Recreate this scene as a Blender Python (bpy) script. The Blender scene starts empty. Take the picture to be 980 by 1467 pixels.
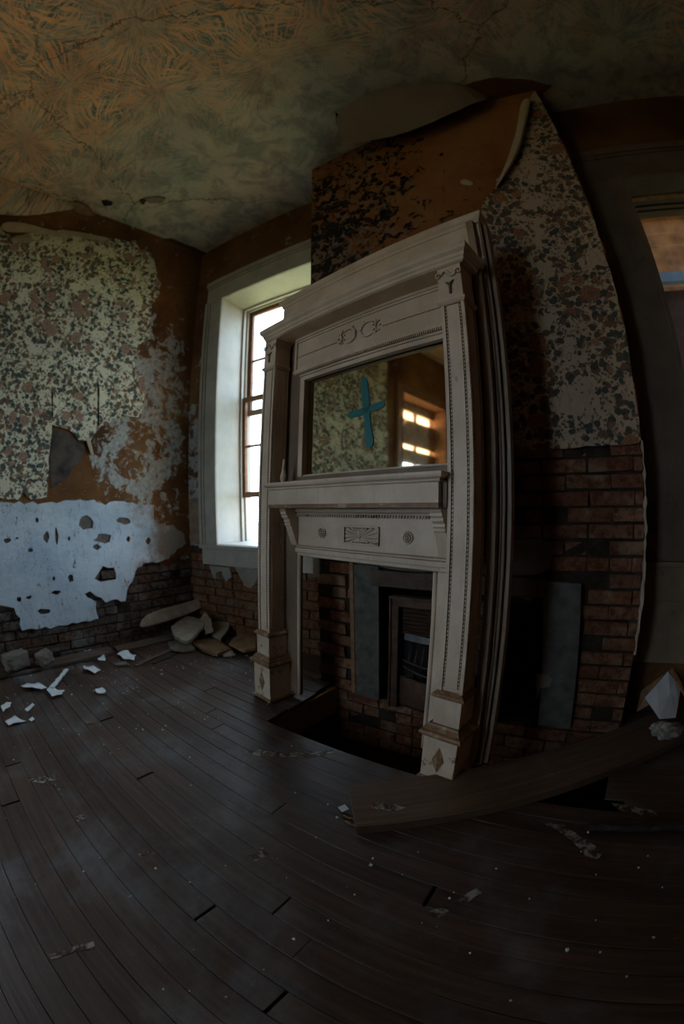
import bpy, bmesh, math, random
from mathutils import Vector, Matrix, noise
from mathutils.geometry import delaunay_2d_cdt
random.seed(7)
R = math.radians
sc = bpy.context.scene
COL = sc.collection

# ------------------------------------------------------------------ camera
CAM_H = 1.10
F_PX, K3 = 558.7, -0.02016            # fisheye: theta = x + K3*x^3, x = r/F_PX
YAW, PITCH, ROLL = R(36.54), R(-0.84), R(-1.37)
cam_rot = Matrix.Rotation(YAW, 3, 'Z') @ Matrix.Rotation(math.pi/2+PITCH, 3, 'X') @ Matrix.Rotation(ROLL, 3, 'Z')
cd = bpy.data.cameras.new('camera')
cam = bpy.data.objects.new('camera', cd); COL.objects.link(cam)
cam.matrix_world = Matrix.Translation((0, 0, CAM_H)) @ cam_rot.to_4x4()
cd.type = 'PANO'
cd.panorama_type = 'FISHEYE_LENS_POLYNOMIAL'
cd.sensor_fit = 'VERTICAL'
cd.sensor_height = 36.0
cd.sensor_width = 36.0*980/1467
MM = F_PX*36.0/1467
cd.fisheye_fov = R(200)
cd.fisheye_polynomial_k0 = 0
cd.fisheye_polynomial_k1 = -1/MM
cd.fisheye_polynomial_k2 = 0
cd.fisheye_polynomial_k3 = -K3/MM**3
cd.fisheye_polynomial_k4 = 0
cd.clip_start = 0.02
cd.dof.use_dof = True
cd.dof.focus_distance = 1.65
cd.dof.aperture_fstop = 4.5
sc.camera = cam

# ------------------------------------------------------------------ world, sun, exposure
wd = bpy.data.worlds.new('sky'); sc.world = wd; wd.use_nodes = True
bg = wd.node_tree.nodes['Background']
bg.inputs[0].default_value = (0.63, 0.80, 1.0, 1); bg.inputs[1].default_value = 5.0
sun = bpy.data.lights.new('sun', 'SUN'); sun.energy = 14.0; sun.angle = R(1.5); sun.color = (1, .93, .78)
so = bpy.data.objects.new('sun', sun); COL.objects.link(so)
so.rotation_euler = Vector((1.0, -0.08, -1.15)).to_track_quat('-Z', 'Y').to_euler()
sc.view_settings.view_transform = 'Standard'; sc.view_settings.look = 'None'
sc.view_settings.gamma = 1; sc.view_settings.use_curve_mapping = False
sc.view_settings.exposure = 1.05
try:
    sc.cycles.use_denoising = True
    sc.cycles.max_bounces = 10; sc.cycles.diffuse_bounces = 6; sc.cycles.glossy_bounces = 5
    sc.cycles.sample_clamp_indirect = 6.0
    sc.cycles.caustics_reflective = False; sc.cycles.caustics_refractive = False
except Exception: pass

def portal(name, center, xdir, zdir, sx, sz):
    l = bpy.data.lights.new(name, 'AREA'); l.shape = 'RECTANGLE'; l.size = sx; l.size_y = sz
    o = bpy.data.objects.new(name, l); COL.objects.link(o)
    x = Vector(xdir).normalized(); y = Vector(zdir).normalized(); z = x.cross(y)
    o.matrix_world = Matrix.Translation(center) @ Matrix((x, y, z)).transposed().to_4x4()
    l.cycles.is_portal = True
    return o

# ------------------------------------------------------------------ photograph measurements: pixel -> ray -> point on a real plane
def ray(px, py):
    dx, dy = px-490, py-733.5; r = math.hypot(dx, dy); x = r/F_PX; th = x*(1+K3*x*x)
    s = math.sin(th)/max(r, 1e-9)
    return cam_rot @ Vector((dx*s, -dy*s, -math.cos(th)))
CO = Vector((0, 0, CAM_H))
def on_plane(px, py, p0, n):
    v = ray(px, py); return CO + v*((Vector(p0)-CO).dot(n)/v.dot(n))
def on_floor(px, py, z=0.0): return on_plane(px, py, (0, 0, z), Vector((0, 0, 1)))

# planes of the room: (origin, along, outward normal)
class Wall:
    def __init__(s, o, a):
        s.o = Vector(o); s.a = Vector(a).normalized(); s.n = Vector((-s.a.y, s.a.x, 0))
    def pt(s, a, z, d=0.0): return s.o + s.a*a + s.n*d + Vector((0, 0, z))      # d>0 goes into the wall, d<0 into the room
    def px(s, x, y, d=0.0):
        q = on_plane(x, y, s.o+s.n*d, s.n) - s.o; return (q.dot(s.a), q.z)
CEIL = 3.78
WL = Wall((-3.15, -2.9, 0), (0, 1, 0)); WL_LEN = 4.8     # left wall, a = y+2.9
WB = Wall((-3.15, 1.90, 0), (math.cos(R(8.5)), math.sin(R(8.5)), 0))
WC = Wall((-1.53, 1.80, 0), (1.77, .09, 0)); WC_LEN = 1.775
WR = Wall((0.24, 2.13, 0), (1, 0, 0))
XR, YR = 2.6, -2.9

# ------------------------------------------------------------------ material helpers
MATS = {}
class NT:
    def __init__(s, name):
        s.m = bpy.data.materials.new(name); s.m.use_nodes = True; s.t = s.m.node_tree; s.n = s.t.nodes; s.l = s.t.links
        s.b = s.n['Principled BSDF']; s.pos = None; MATS[name] = s.m
    def P(s):
        if s.pos is None:
            g = s.n.new('ShaderNodeNewGeometry'); s.pos = g.outputs['Position']
        return s.pos
    def O(s): return s.n.new('ShaderNodeTexCoord').outputs['Object']
    def rnd(s): return s.n.new('ShaderNodeObjectInfo').outputs['Random']
    def set(s, sock, v):
        if isinstance(v, bpy.types.NodeSocket): s.l.new(v, sock)
        elif v is not None:
            if isinstance(v, (tuple, list)) and len(v) == 3 and sock.type == 'RGBA': v = (*v, 1)
            sock.default_value = v
    def math(s, op, a, b=None, c=None, clamp=False):
        n = s.n.new('ShaderNodeMath'); n.operation = op; n.use_clamp = clamp
        for i, v in enumerate((a, b, c)):
            if v is not None: s.set(n.inputs[i], v)
        return n.outputs[0]
    def vmath(s, op, a, b=None, out=0):
        n = s.n.new('ShaderNodeVectorMath'); n.operation = op; s.set(n.inputs[0], a)
        if b is not None: s.set(n.inputs[1] if op != 'SCALE' else n.inputs['Scale'], b)
        return n.outputs[out]
    def sep(s, v):
        n = s.n.new('ShaderNodeSeparateXYZ'); s.set(n.inputs[0], v); return n.outputs
    def comb(s, x, y, z=0.0):
        n = s.n.new('ShaderNodeCombineXYZ')
        for i, v in enumerate((x, y, z)): s.set(n.inputs[i], v)
        return n.outputs[0]
    def noise(s, v, scale, detail=4, rough=.55, dist=0.0, col=False):
        n = s.n.new('ShaderNodeTexNoise'); s.set(n.inputs['Vector'], v); n.inputs['Scale'].default_value = scale
        n.inputs['Detail'].default_value = detail; n.inputs['Roughness'].default_value = rough; n.inputs['Distortion'].default_value = dist
        return n.outputs['Color' if col else 'Fac']
    def vor(s, v, scale, rand=1.0, feature='F1'):
        n = s.n.new('ShaderNodeTexVoronoi'); n.feature = feature; s.set(n.inputs['Vector'], v); n.inputs['Scale'].default_value = scale
        n.inputs['Randomness'].default_value = rand; return n.outputs
    def ramp(s, f, stops, interp='LINEAR'):
        n = s.n.new('ShaderNodeValToRGB'); s.set(n.inputs[0], f); r = n.color_ramp; r.interpolation = interp
        while len(r.elements) < len(stops): r.elements.new(.5)
        for e, (p, c) in zip(r.elements, stops):
            e.position = p; e.color = (c, c, c, 1) if isinstance(c, (int, float)) else (*c, 1)
        return n.outputs[0]
    def mix(s, f, a, b, mode='MIX'):
        n = s.n.new('ShaderNodeMix'); n.data_type = 'RGBA'; n.blend_type = mode
        s.set(n.inputs[0], f); s.set(n.inputs[6], a); s.set(n.inputs[7], b); return n.outputs[2]
    def scale(s, v, x, y, z): return s.vmath('MULTIPLY', v, (x, y, z))
    def step(s, v, lo, hi): # smooth 0..1
        n = s.n.new('ShaderNodeMapRange'); n.interpolation_type = 'SMOOTHSTEP'; s.set(n.inputs[0], v)
        s.set(n.inputs[1], lo); s.set(n.inputs[2], hi); return n.outputs[0]
    def bump(s, h, strength=.4, dist=.01):
        n = s.n.new('ShaderNodeBump'); s.set(n.inputs['Height'], h); n.inputs['Strength'].default_value = strength
        n.inputs['Distance'].default_value = dist; s.l.new(n.outputs[0], s.b.inputs['Normal'])
    def out(s, color, rough=.7, metal=0.0, spec=None):
        s.set(s.b.inputs['Base Color'], color); s.set(s.b.inputs['Roughness'], rough); s.set(s.b.inputs['Metallic'], metal)
        if spec is not None: s.b.inputs['Specular IOR Level'].default_value = spec
        return s.m

def plain(name, c, rough=.7, metal=0.0, var=.25, scale=18, bump=.2, spec=None, objspace=False, rand=0.0):
    t = NT(name); v = t.O() if objspace else t.P()
    f = t.noise(v, scale, 5, .6)
    d = tuple(x*(1-var) for x in c); l = tuple(min(1, x*(1+var)) for x in c)
    col = t.ramp(f, [(.3, d), (.7, l)])
    if rand:
        col = t.mix(1.0, col, t.ramp(t.rnd(), [(0, 1-rand), (1, 1+rand)]), 'MULTIPLY')
    if bump: t.bump(t.noise(v, scale*4, 4), bump, .004)
    return t.out(col, rough, metal, spec)

# floral wallpaper, in wall coordinates (u along, z up)
def floral(name, along, base, tintrose, tone=1.0, seed=0.0, warm=False):
    t = NT(name); P = t.P()
    u = t.vmath('DOT_PRODUCT', P, along, out=1); z = t.sep(P)[2]
    v = t.comb(t.math('ADD', u, seed), z, 0)
    warp = t.vmath('SCALE', t.vmath('SUBTRACT', t.noise(v, 9, 3, .5, col=True), (.5, .5, .5)), .055)
    vw = t.vmath('ADD', v, warp)
    # bouquets on a half-drop lattice
    lat = t.vor(vw, 2.9, .32); dl = lat[0]
    bouquet = t.step(dl, .58, .22)
    # vines: warped bands joining the bouquets
    vin = t.math('ABSOLUTE', t.math('SUBTRACT', t.noise(v, 4.2, 3, .55), .5))
    vine = t.step(vin, .10, .03)
    area = t.math('MAXIMUM', bouquet, t.math('MULTIPLY', vine, .70))
    # leaves
    lf = t.vor(vw, 27, 1.0); leaf = t.math('MULTIPLY', t.step(lf[0], .58, .46), t.step(t.math('ADD', area, t.math('MULTIPLY', t.sep(lf[1])[0], .6)), .60, .72))
    leafc = t.ramp(t.sep(lf[1])[1], [(0, (.030, .055, .060)), (.35, (.045, .075, .062)), (.5, (.13, .085, .045)), (.75, (.16, .075, .05)), (1, (.20, .12, .08))], 'CONSTANT')
    lf2 = t.vor(vw, 55, 1.0); leaf2 = t.math('MULTIPLY', t.step(lf2[0], .5, .36), t.step(t.math('ADD', area, t.math('MULTIPLY', t.sep(lf2[1])[0], .75)), .62, .72))
    leaf2c = t.ramp(t.sep(lf2[1])[1], [(0, (.05, .055, .035)), (.4, (.20, .13, .07)), (.7, (.09, .05, .035)), (1, (.26, .17, .10))], 'CONSTANT')
    if warm:
        leafc = t.ramp(t.sep(lf[1])[1], [(0, (.045, .050, .040)), (.28, (.085, .055, .030)), (.5, (.15, .08, .04)), (.75, (.04, .055, .06)), (1, (.20, .10, .06))], 'CONSTANT')
    # blossoms, ringed petals
    ro = t.vor(vw, 9.0, .8); rd = ro[0]
    rose = t.math('MULTIPLY', t.step(rd, .46, .38), t.step(t.math('ADD', bouquet, t.math('MULTIPLY', t.sep(ro[1])[0], .35)), .62, .8))
    ring = t.math('SINE', t.math('ADD', t.math('MULTIPLY', rd, 44), t.math('MULTIPLY', t.noise(v, 60, 2), 7)))
    rosec = t.mix(t.math('MULTIPLY_ADD', ring, .35, .45), tuple(c*.52 for c in tintrose), tintrose)
    rosec = t.mix(t.math('MULTIPLY', t.step(rd, .22, .02), .55), rosec, tuple(c*.35 for c in tintrose))
    # little scattered buds and twigs
    bd = t.vor(v, 22, 1.0); bud = t.math('MULTIPLY', t.step(bd[0], .25, .16), t.step(t.sep(bd[1])[2], .45, .55))
    tw = t.math('ABSOLUTE', t.math('SUBTRACT', t.noise(v, 17, 2, .5), .5)); twig = t.math('MULTIPLY', t.step(tw, .022, .006), t.step(t.noise(v, 5, 2), .46, .56))
    bc = t.mix(t.step(t.noise(P, 1.7, 4, .6), .35, .7), tuple(c*.86 for c in base), base)
    streak = t.noise(t.comb(t.math('MULTIPLY', u, 16), t.math('MULTIPLY', z, 1.2), 0), 3, 4)
    bc = t.mix(t.math('MULTIPLY', t.step(streak, .52, .72), .28), bc, tuple(c*.55 for c in base))
    c = t.mix(t.math('MULTIPLY', twig, .7), bc, (.14, .10, .06))
    c = t.mix(t.math('MULTIPLY', bud, .75), c, (.17, .11, .065))
    c = t.mix(t.math('MULTIPLY', leaf2, .8), c, leaf2c)
    c = t.mix(t.math('MULTIPLY', leaf, .93), c, leafc)
    c = t.mix(t.math('MULTIPLY', rose, .95), c, rosec)
    stain = t.step(t.noise(P, 2.6, 6, .7), .55, .75)
    c = t.mix(t.math('MULTIPLY', stain, .35), c, (.16, .11, .05))
    c = t.mix(1.0, c, (tone, tone, tone), 'MULTIPLY')
    t.bump(t.noise(t.comb(t.math('MULTIPLY', u, 3), z, 0), 7, 5, .6), .5, .015)
    return t.out(c, .75, spec=.25)

M_PAPER_L = floral('floral_wallpaper', (0, 1, 0), (.74, .71, .53), (.44, .27, .19), 1.0)
M_PAPER_C = floral('floral_wallpaper_chimney', tuple(WC.a), (.52, .39, .265), (.36, .17, .09), 1.0, 3.3, True)

def brown_plaster(name, axis, a0=None, tone=1.0):
    t = NT(name); P = t.P(); f = t.noise(P, 1.6, 5, .6)
    c = t.ramp(f, [(.3, (.085, .036, .014)), (.5, (.17, .078, .028)), (.72, (.27, .150, .055))])
    c = t.mix(t.math('MULTIPLY', t.step(t.noise(P, 26, 4, .7), .5, .7), .35), c, (.07, .035, .02))
    if a0 is not None:   # remnants of distemper
        u = t.vmath('DOT_PRODUCT', P, axis, out=1); z = t.sep(P)[2]
        m = t.math('MULTIPLY', t.step(t.math('ABSOLUTE', t.math('SUBTRACT', u, a0[0])), a0[1], a0[1]*.3), t.step(t.math('ABSOLUTE', t.math('SUBTRACT', z, a0[2])), a0[3], a0[3]*.4))
        n1 = t.noise(P, 7.5, 7, .72, .4)
        w = t.step(t.math('MULTIPLY_ADD', m, .16, n1), .60, .67)
        c = t.mix(t.math('MULTIPLY', w, .85), c, t.ramp(t.noise(P, 30, 3), [(.35, (.30, .33, .33)), (.65, (.50, .50, .46))]))
        w2 = t.math('MULTIPLY', t.step(t.noise(P, 19, 4, .7), .60, .66), m)
        c = t.mix(w2, c, (.09, .13, .16))
    c = t.mix(1.0, c, (tone, tone, tone), 'MULTIPLY')
    t.bump(t.noise(P, 22, 6, .65), .6, .01)
    return t.out(c, .9, spec=.15)
M_BROWN_L = brown_plaster('brown_distemper_left', (0, 1, 0), (1.42, .62, 1.9, 1.25))
M_BROWN = brown_plaster('brown_distemper', (1, 0, 0), None, .8)
M_BROWN_ROOM = brown_plaster('ochre_plaster', (1, 0, 0), None, 1.35)

def white_plaster(name, c0, c1, dirt=.4, edge=False):
    t = NT(name); P = t.P()
    c = t.mix(t.step(t.noise(P, 2.2, 5, .6), .3, .7), c0, c1)
    sp = t.step(t.noise(P, 42, 6, .75), .60, .68)
    c = t.mix(t.math('MULTIPLY', sp, dirt), c, (.14, .12, .10))
    ch = t.math('MULTIPLY', t.step(t.noise(t.scale(P, 1, 1.8, .7), 9, 8, .78, .9), .60, .635), 1)
    c = t.mix(t.math('MULTIPLY', ch, dirt*1.6), c, (.16, .10, .07))
    if edge:      # brown staining that has crept in from the corner of the room
        st = t.step(t.math('MULTIPLY_ADD', t.noise(P, 5, 7, .7), 1.1, t.sep(P)[1]), 1.85, 2.15)
        c = t.mix(t.math('MULTIPLY', st, .75), c, (.20, .13, .07))
        cr = t.math('ABSOLUTE', t.math('SUBTRACT', t.noise(t.scale(P, 1, 1.7, .6), 4.5, 5, .6), .5))
        c = t.mix(t.math('MULTIPLY', t.step(cr, .007, .001), .6), c, (.18, .17, .16))
    h = t.math('SUBTRACT', t.noise(P, 30, 6, .7), t.math('MULTIPLY', ch, .5))
    t.bump(h, .7, .012)
    return t.out(c, .7, spec=.3)
M_WHITEPL = white_plaster('white_lower_plaster', (.42, .52, .60), (.64, .72, .77), .6, True)
M_PATCHPL = white_plaster('pale_plaster_patch', (.17, .155, .13), (.27, .25, .215), .5)

def brick_mat(name, cols, dust, tone=1.0):
    t = NT(name); P = t.P(); r = t.rnd()
    c = t.ramp(r, [(i/(len(cols)-1), tuple(x*tone for x in k)) for i, k in enumerate(cols)])
    c = t.mix(t.step(t.noise(P, 28, 5, .7), .4, .65), c, tuple(x*.45*tone for x in cols[0]))
    c = t.mix(t.math('MULTIPLY', t.step(t.noise(P, 6, 4, .6), .5, .68), .6), c, dust)
    t.bump(t.noise(P, 45, 6, .7), .8, .01)
    return t.out(c, .9, spec=.15)
M_BRICK_L = brick_mat('brick_left', [(.12, .058, .034), (.095, .075, .06), (.12, .11, .10), (.13, .075, .05)], (.20, .20, .19))
M_BRICK_B = brick_mat('brick_back', [(.20, .085, .035), (.16, .07, .03), (.13, .085, .055)], (.20, .14, .09))
M_BRICK_C = brick_mat('brick_chimney', [(.24, .085, .042), (.23, .12, .07), (.17, .065, .036), (.29, .15, .085)], (.33, .23, .15))
def mortar_mat(name, c):
    t = NT(name); P = t.P()
    col = t.ramp(t.noise(P, 14, 6, .7), [(.35, tuple(x*.4 for x in c)), (.65, c)])
    t.bump(t.noise(P, 60, 5, .7), .9, .012); return t.out(col, .95, spec=.1)
M_MORTAR = mortar_mat('mortar', (.065, .048, .036))

# old paper on the chimney: orange brown with black mould and torn flakes
def mould_paper():
    t = NT('mouldy_orange_paper'); P = t.P()
    u = t.math('SUBTRACT', t.vmath('DOT_PRODUCT', P, tuple(WC.a), out=1), WC.o.dot(WC.a)); z = t.sep(P)[2]
    c = t.ramp(t.noise(P, 1.7, 5, .6), [(.3, (.17, .062, .018)), (.5, (.26, .105, .032)), (.7, (.33, .155, .06))])
    m = t.math('MULTIPLY', t.step(u, 1.15, .15), t.step(z, 3.45, 2.9))
    m = t.math('MAXIMUM', m, t.math('MULTIPLY', t.step(u, 1.15, .6), .62))
    n1 = t.noise(P, 10, 8, .75, .8)
    grey = t.step(t.math('MULTIPLY_ADD', m, .15, n1), .585, .63)
    c = t.mix(t.math('MULTIPLY', grey, t.math('MULTIPLY', m, .8)), c, (.21, .17, .12))
    n2 = t.noise(t.vmath('ADD', P, (3.1, 1.7, .4)), 13, 8, .7, .9)
    blk = t.step(t.math('MULTIPLY_ADD', m, .17, n2), .63, .665)
    c = t.mix(t.math('MULTIPLY', blk, .95), c, (.012, .010, .009))
    t.bump(t.math('SUBTRACT', t.noise(P, 18, 7, .7), blk), .7, .012)
    return t.out(c, .9, spec=.15)
M_MOULD = mould_paper()

# ceiling: fans of brush strokes
def ceiling_mat():
    t = NT('brushed_ceiling'); P = t.P()
    s = t.sep(P); v = t.comb(s[0], s[1], 0)
    vw = t.vmath('ADD', v, t.vmath('SCALE', t.vmath('SUBTRACT', t.noise(v, 2.2, 3, col=True), (.5, .5, .5)), .22))
    def fans(scale, seed):
        q = t.vmath('ADD', vw, (seed, seed*.7, 0))
        n = t.n.new('ShaderNodeTexVoronoi'); t.set(n.inputs['Vector'], q); n.inputs['Scale'].default_value = scale
        ctr = n.outputs['Position']; d = t.vmath('SUBTRACT', q, ctr); ds = t.sep(d)
        ang = t.math('ARCTAN2', ds[1], ds[0]); r = t.vmath('LENGTH', d, out=1)
        k = t.comb(t.math('MULTIPLY', ang, 22), t.math('MULTIPLY', r, 5), t.math('MULTIPLY', t.sep(n.outputs['Color'])[0], 20))
        return t.noise(k, 1.15, 4, .6, .25)
    f1 = fans(1.35, 0); f2 = fans(2.1, 5.3)
    st = t.math('MAXIMUM', f1, t.math('MULTIPLY', f2, .97))
    blk = t.step(t.noise(v, 1.3, 3, .5), .36, .56)
    g = t.step(t.math('MULTIPLY_ADD', s[0], -.25, s[1]), 1.75, .60)
    strength = t.math('MULTIPLY', t.math('MULTIPLY_ADD', blk, .45, .55), t.math('MULTIPLY_ADD', g, .80, .20))
    base = t.ramp(t.noise(v, 1.1, 5, .6), [(.3, (.27, .33, .33)), (.5, (.42, .41, .33)), (.7, (.55, .47, .35))])
    deep = t.step(t.noise(v, 5, 6, .65, .5), .42, .60)
    base = t.mix(t.math('MULTIPLY', deep, .6), base, (.085, .135, .145))
    org = t.ramp(t.noise(v, 3, 4), [(.35, (.70, .31, .16)), (.65, (.84, .48, .29))])
    dk = t.math('MULTIPLY', t.step(st, .52, .42), strength)
    base = t.mix(t.math('MULTIPLY', dk, .75), base, (.075, .105, .115))
    stm = t.math('MULTIPLY', t.step(st, .50, .56), strength)
    c = t.mix(t.math('MULTIPLY', stm, .95), base, org)
    cr = t.n.new('ShaderNodeTexVoronoi'); cr.feature = 'DISTANCE_TO_EDGE'
    t.set(cr.inputs['Vector'], t.vmath('ADD', v, t.vmath('SCALE', t.noise(v, 3.2, 6, .65, col=True), .35))); cr.inputs['Scale'].default_value = .5
    crack = t.step(cr.outputs[0], .0032, .001)
    c = t.mix(t.math('MULTIPLY', crack, .75), c, (.08, .05, .03))
    dirt = t.step(t.noise(v, 1.7, 7, .7), .58, .78)
    c = t.mix(t.math('MULTIPLY', dirt, .55), c, (.06, .045, .03))
    t.bump(t.math('SUBTRACT', t.math('MULTIPLY', st, .8), t.math('MULTIPLY', crack, 2)), .55, .02)
    return t.out(c, .75, spec=.3)
M_CEIL = ceiling_mat()

# painted mantel wood
def mantel_paint(name, wear, c0=(.54, .42, .305), c1=(.70, .565, .425), brown=(.24, .115, .045)):
    t = NT(name); P = t.O()
    c = t.mix(t.step(t.noise(P, 5, 5, .6), .3, .7), c0, c1)
    gr = t.noise(t.scale(P, 1, 1, .05), 70, 4, .6)
    c = t.mix(t.math('MULTIPLY', t.step(gr, .55, .75), .30), c, tuple(x*.55 for x in c0))
    w = t.step(t.noise(P, 13, 7, .72, .3), wear, wear+.08)
    c = t.mix(t.math('MULTIPLY', w, .85), c, t.ramp(t.noise(P, 40, 3), [(.3, tuple(x*.6 for x in brown)), (.7, brown)]))
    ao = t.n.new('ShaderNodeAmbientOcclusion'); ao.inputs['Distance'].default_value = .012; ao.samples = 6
    crease = t.step(ao.outputs['AO'], .75, .35)      # darker brown in the creases of the mouldings
    c = t.mix(t.math('MULTIPLY', crease, .7), c, tuple(x*.5 for x in brown))
    t.bump(t.noise(P, 55, 5, .65), .25, .004)
    return t.out(c, .5, spec=.4)
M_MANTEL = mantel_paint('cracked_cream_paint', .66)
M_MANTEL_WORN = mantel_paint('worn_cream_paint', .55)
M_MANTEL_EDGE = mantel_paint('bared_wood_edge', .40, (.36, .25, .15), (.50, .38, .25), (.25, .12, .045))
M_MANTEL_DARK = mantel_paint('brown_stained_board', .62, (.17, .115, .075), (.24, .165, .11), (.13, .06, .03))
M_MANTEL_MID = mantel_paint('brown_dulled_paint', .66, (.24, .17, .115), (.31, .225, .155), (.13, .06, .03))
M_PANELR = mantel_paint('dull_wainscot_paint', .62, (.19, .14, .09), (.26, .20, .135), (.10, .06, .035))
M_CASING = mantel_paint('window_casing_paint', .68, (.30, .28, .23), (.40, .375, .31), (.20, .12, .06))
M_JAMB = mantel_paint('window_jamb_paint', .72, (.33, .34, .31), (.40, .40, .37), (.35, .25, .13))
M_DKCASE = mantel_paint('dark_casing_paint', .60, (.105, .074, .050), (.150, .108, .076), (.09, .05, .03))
M_SASH = plain('brown_sash_wood', (.20, .085, .03), .6, var=.4, scale=30)
M_RAWWOOD = plain('bare_wood', (.26, .14, .065), .75, var=.4, scale=25)

def glass_mat():
    t = NT('dusty_window_glass')
    t.n.remove(t.b); g = t.n.new('ShaderNodeBsdfTransparent'); g.inputs[0].default_value = (.93, .95, .94, 1)
    gl = t.n.new('ShaderNodeBsdfGlossy'); gl.inputs['Roughness'].default_value = .05
    mx = t.n.new('ShaderNodeMixShader'); mx.inputs[0].default_value = .06
    o = [x for x in t.n if x.type == 'OUTPUT_MATERIAL'][0]
    t.l.new(g.outputs[0], mx.inputs[1]); t.l.new(gl.outputs[0], mx.inputs[2]); t.l.new(mx.outputs[0], o.inputs[0]); return t.m
M_GLASS = glass_mat()
def sheet_mat():  # translucent peach, made up to colour the light between the boards
    t = NT('added_peach_glow_sheet'); t.n.remove(t.b); g = t.n.new('ShaderNodeBsdfTranslucent'); g.inputs[0].default_value = (.80, .60, .48, 1)
    o = [x for x in t.n if x.type == 'OUTPUT_MATERIAL'][0]; t.l.new(g.outputs[0], o.inputs[0]); return t.m
M_SHEET = sheet_mat()
def mirror_mat():
    t = NT('old_mirror_silver'); P = t.O()
    f = t.step(t.noise(P, 7, 6, .7), .60, .74)
    c = t.mix(t.math('MULTIPLY', f, .35), (.80, .78, .60), (.45, .38, .22))
    return t.out(c, t.math('MULTIPLY_ADD', f, .08, .035), 1.0)
M_MIRROR = mirror_mat()
M_TEAL = plain('teal_spray_paint', (.002, .15, .155), .5, var=.12, scale=9, bump=.1)

def wood_mat(name, cols, along=(1, 0, 0), rough=(.38, .6), tone=1.0, dust=(.17, .165, .165), dustamt=.62, spec=.5):
    t = NT(name); P = t.P(); r = t.rnd()
    u = t.vmath('DOT_PRODUCT', P, along, out=1); v2 = t.vmath('DOT_PRODUCT', P, (-along[1], along[0], 0), out=1)
    q = t.comb(t.math('MULTIPLY_ADD', r, 9.0, t.math('MULTIPLY', u, .9)), t.math('MULTIPLY', v2, 22), t.sep(P)[2])
    g = t.noise(q, 2.2, 6, .65, .4)
    c = t.ramp(g, [(.3, cols[0]), (.5, cols[1]), (.72, cols[2])])
    c = t.mix(1.0, c, t.ramp(r, [(0, (.84, .80, .78)), (.5, (1, 1, 1)), (1, (1.15, 1.17, 1.2))]), 'MULTIPLY')
    d = t.step(t.noise(P, 2.1, 7, .68, .3), .46, .72)
    c = t.mix(t.math('MULTIPLY', d, dustamt), c, dust)
    sp = t.step(t.noise(P, 95, 3, .6), .70, .74)
    c = t.mix(t.math('MULTIPLY', sp, .5), c, (.35, .36, .36))
    red = t.step(t.noise(P, 4.3, 5, .65), .55, .72)
    c = t.mix(t.math('MULTIPLY', red, .35), c, (.075, .026, .012))
    sm = t.math('MULTIPLY', t.step(t.noise(t.scale(P, 1, 1.5, 1), 5.5, 7, .75, 1.2), .63, .69), t.step(t.noise(P, 1.3, 3), .48, .6))
    c = t.mix(t.math('MULTIPLY', sm, .5), c, (.34, .33, .30))
    c = t.mix(1.0, c, (tone, tone, tone), 'MULTIPLY')
    t.bump(t.math('ADD', g, t.math('MULTIPLY', t.noise(P, 9, 4), .6)), .35, .006)
    rr = t.math('MULTIPLY_ADD', t.noise(P, 3.5, 5, .6), rough[1]-rough[0], rough[0])
    return t.out(c, t.math('ADD', rr, t.math('MULTIPLY', d, .1)), spec=spec)
FA = R(2.5); FU = Vector((math.cos(FA), math.sin(FA), 0)); FV = Vector((-FU.y, FU.x, 0))
M_FLOOR = wood_mat('worn_floorboards', [(.030, .015, .009), (.056, .030, .018), (.10, .056, .033)], tuple(FU))
M_PLANK = wood_mat('loose_plank_wood', [(.075, .042, .024), (.115, .068, .040), (.16, .10, .06)], (math.cos(R(40)), math.sin(R(40)), 0), (.6, .8), 1.0, (.2, .19, .17), .25, .3)
M_OLDWOOD = wood_mat('old_trim_wood', [(.045, .028, .018), (.085, .055, .036), (.14, .095, .065)], (0, 1, 0), (.6, .85), 1.0, (.22, .22, .21), .5, .3)
M_SLATE = plain('grey_stone_slip', (.090, .084, .070), .7, var=.45, scale=16, bump=.4)
M_IRON = plain('rusty_cast_iron', (.085, .045, .026), .6, .3, var=.5, scale=22, bump=.5)
M_IRON_L = plain('brown_iron_lintel', (.085, .05, .033), .7, .1, var=.4, scale=22, bump=.5)
M_STEEL = plain('tarnished_grate_steel', (.09, .09, .092), .5, .5, var=.3, scale=25)
M_SOOT_VOID = plain('soot_and_void_dark', (.012, .010, .009), .95, var=.4, bump=.3)  # firebox soot; also paints the darkness inside ceiling gaps and holes
M_DIRT = mortar_mat('crawlspace_dirt', (.07, .05, .035))
M_CHIP = plain('white_paint_flake', (.62, .64, .64), .7, var=.12, scale=20, objspace=True)
M_CHUNK = plain('tan_plaster_slab', (.25, .20, .145), .9, var=.3, scale=12, bump=.5)
M_CARD = plain('brown_cardboard', (.20, .115, .055), .85, var=.35, scale=12)
M_GREYBLK = plain('grey_brown_rubble', (.15, .125, .105), .9, var=.35, scale=15, bump=.6)
M_PAPERSHEET = plain('pale_paper_sheet', (.50, .52, .53), .7, var=.15, scale=8, bump=.2)
M_CEILPAPER = plain('grey_ceiling_paper', (.20, .150, .115), .85, var=.15, scale=4, bump=.2)
M_CREAMPAPER = plain('cream_paper_back', (.45, .37, .27), .85, var=.18, scale=9, bump=.2)
M_BURNT = plain('charred_wood', (.020, .012, .009), .55, var=.6, scale=40, bump=.8)
M_GRASS = plain('sunlit_grass', (.205, .195, .09), .9, var=.3, scale=1.5, bump=0)
M_BARN = plain('porch_brown_boards', (.30, .13, .045), .8, var=.45, scale=6, bump=.3)
M_BLUEBEAM = plain('blue_painted_beam', (.16, .24, .33), .6, var=.15, scale=10)
M_PEACH = plain('weathered_window_boards', (.34, .24, .16), .7, var=.3, scale=10)
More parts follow.
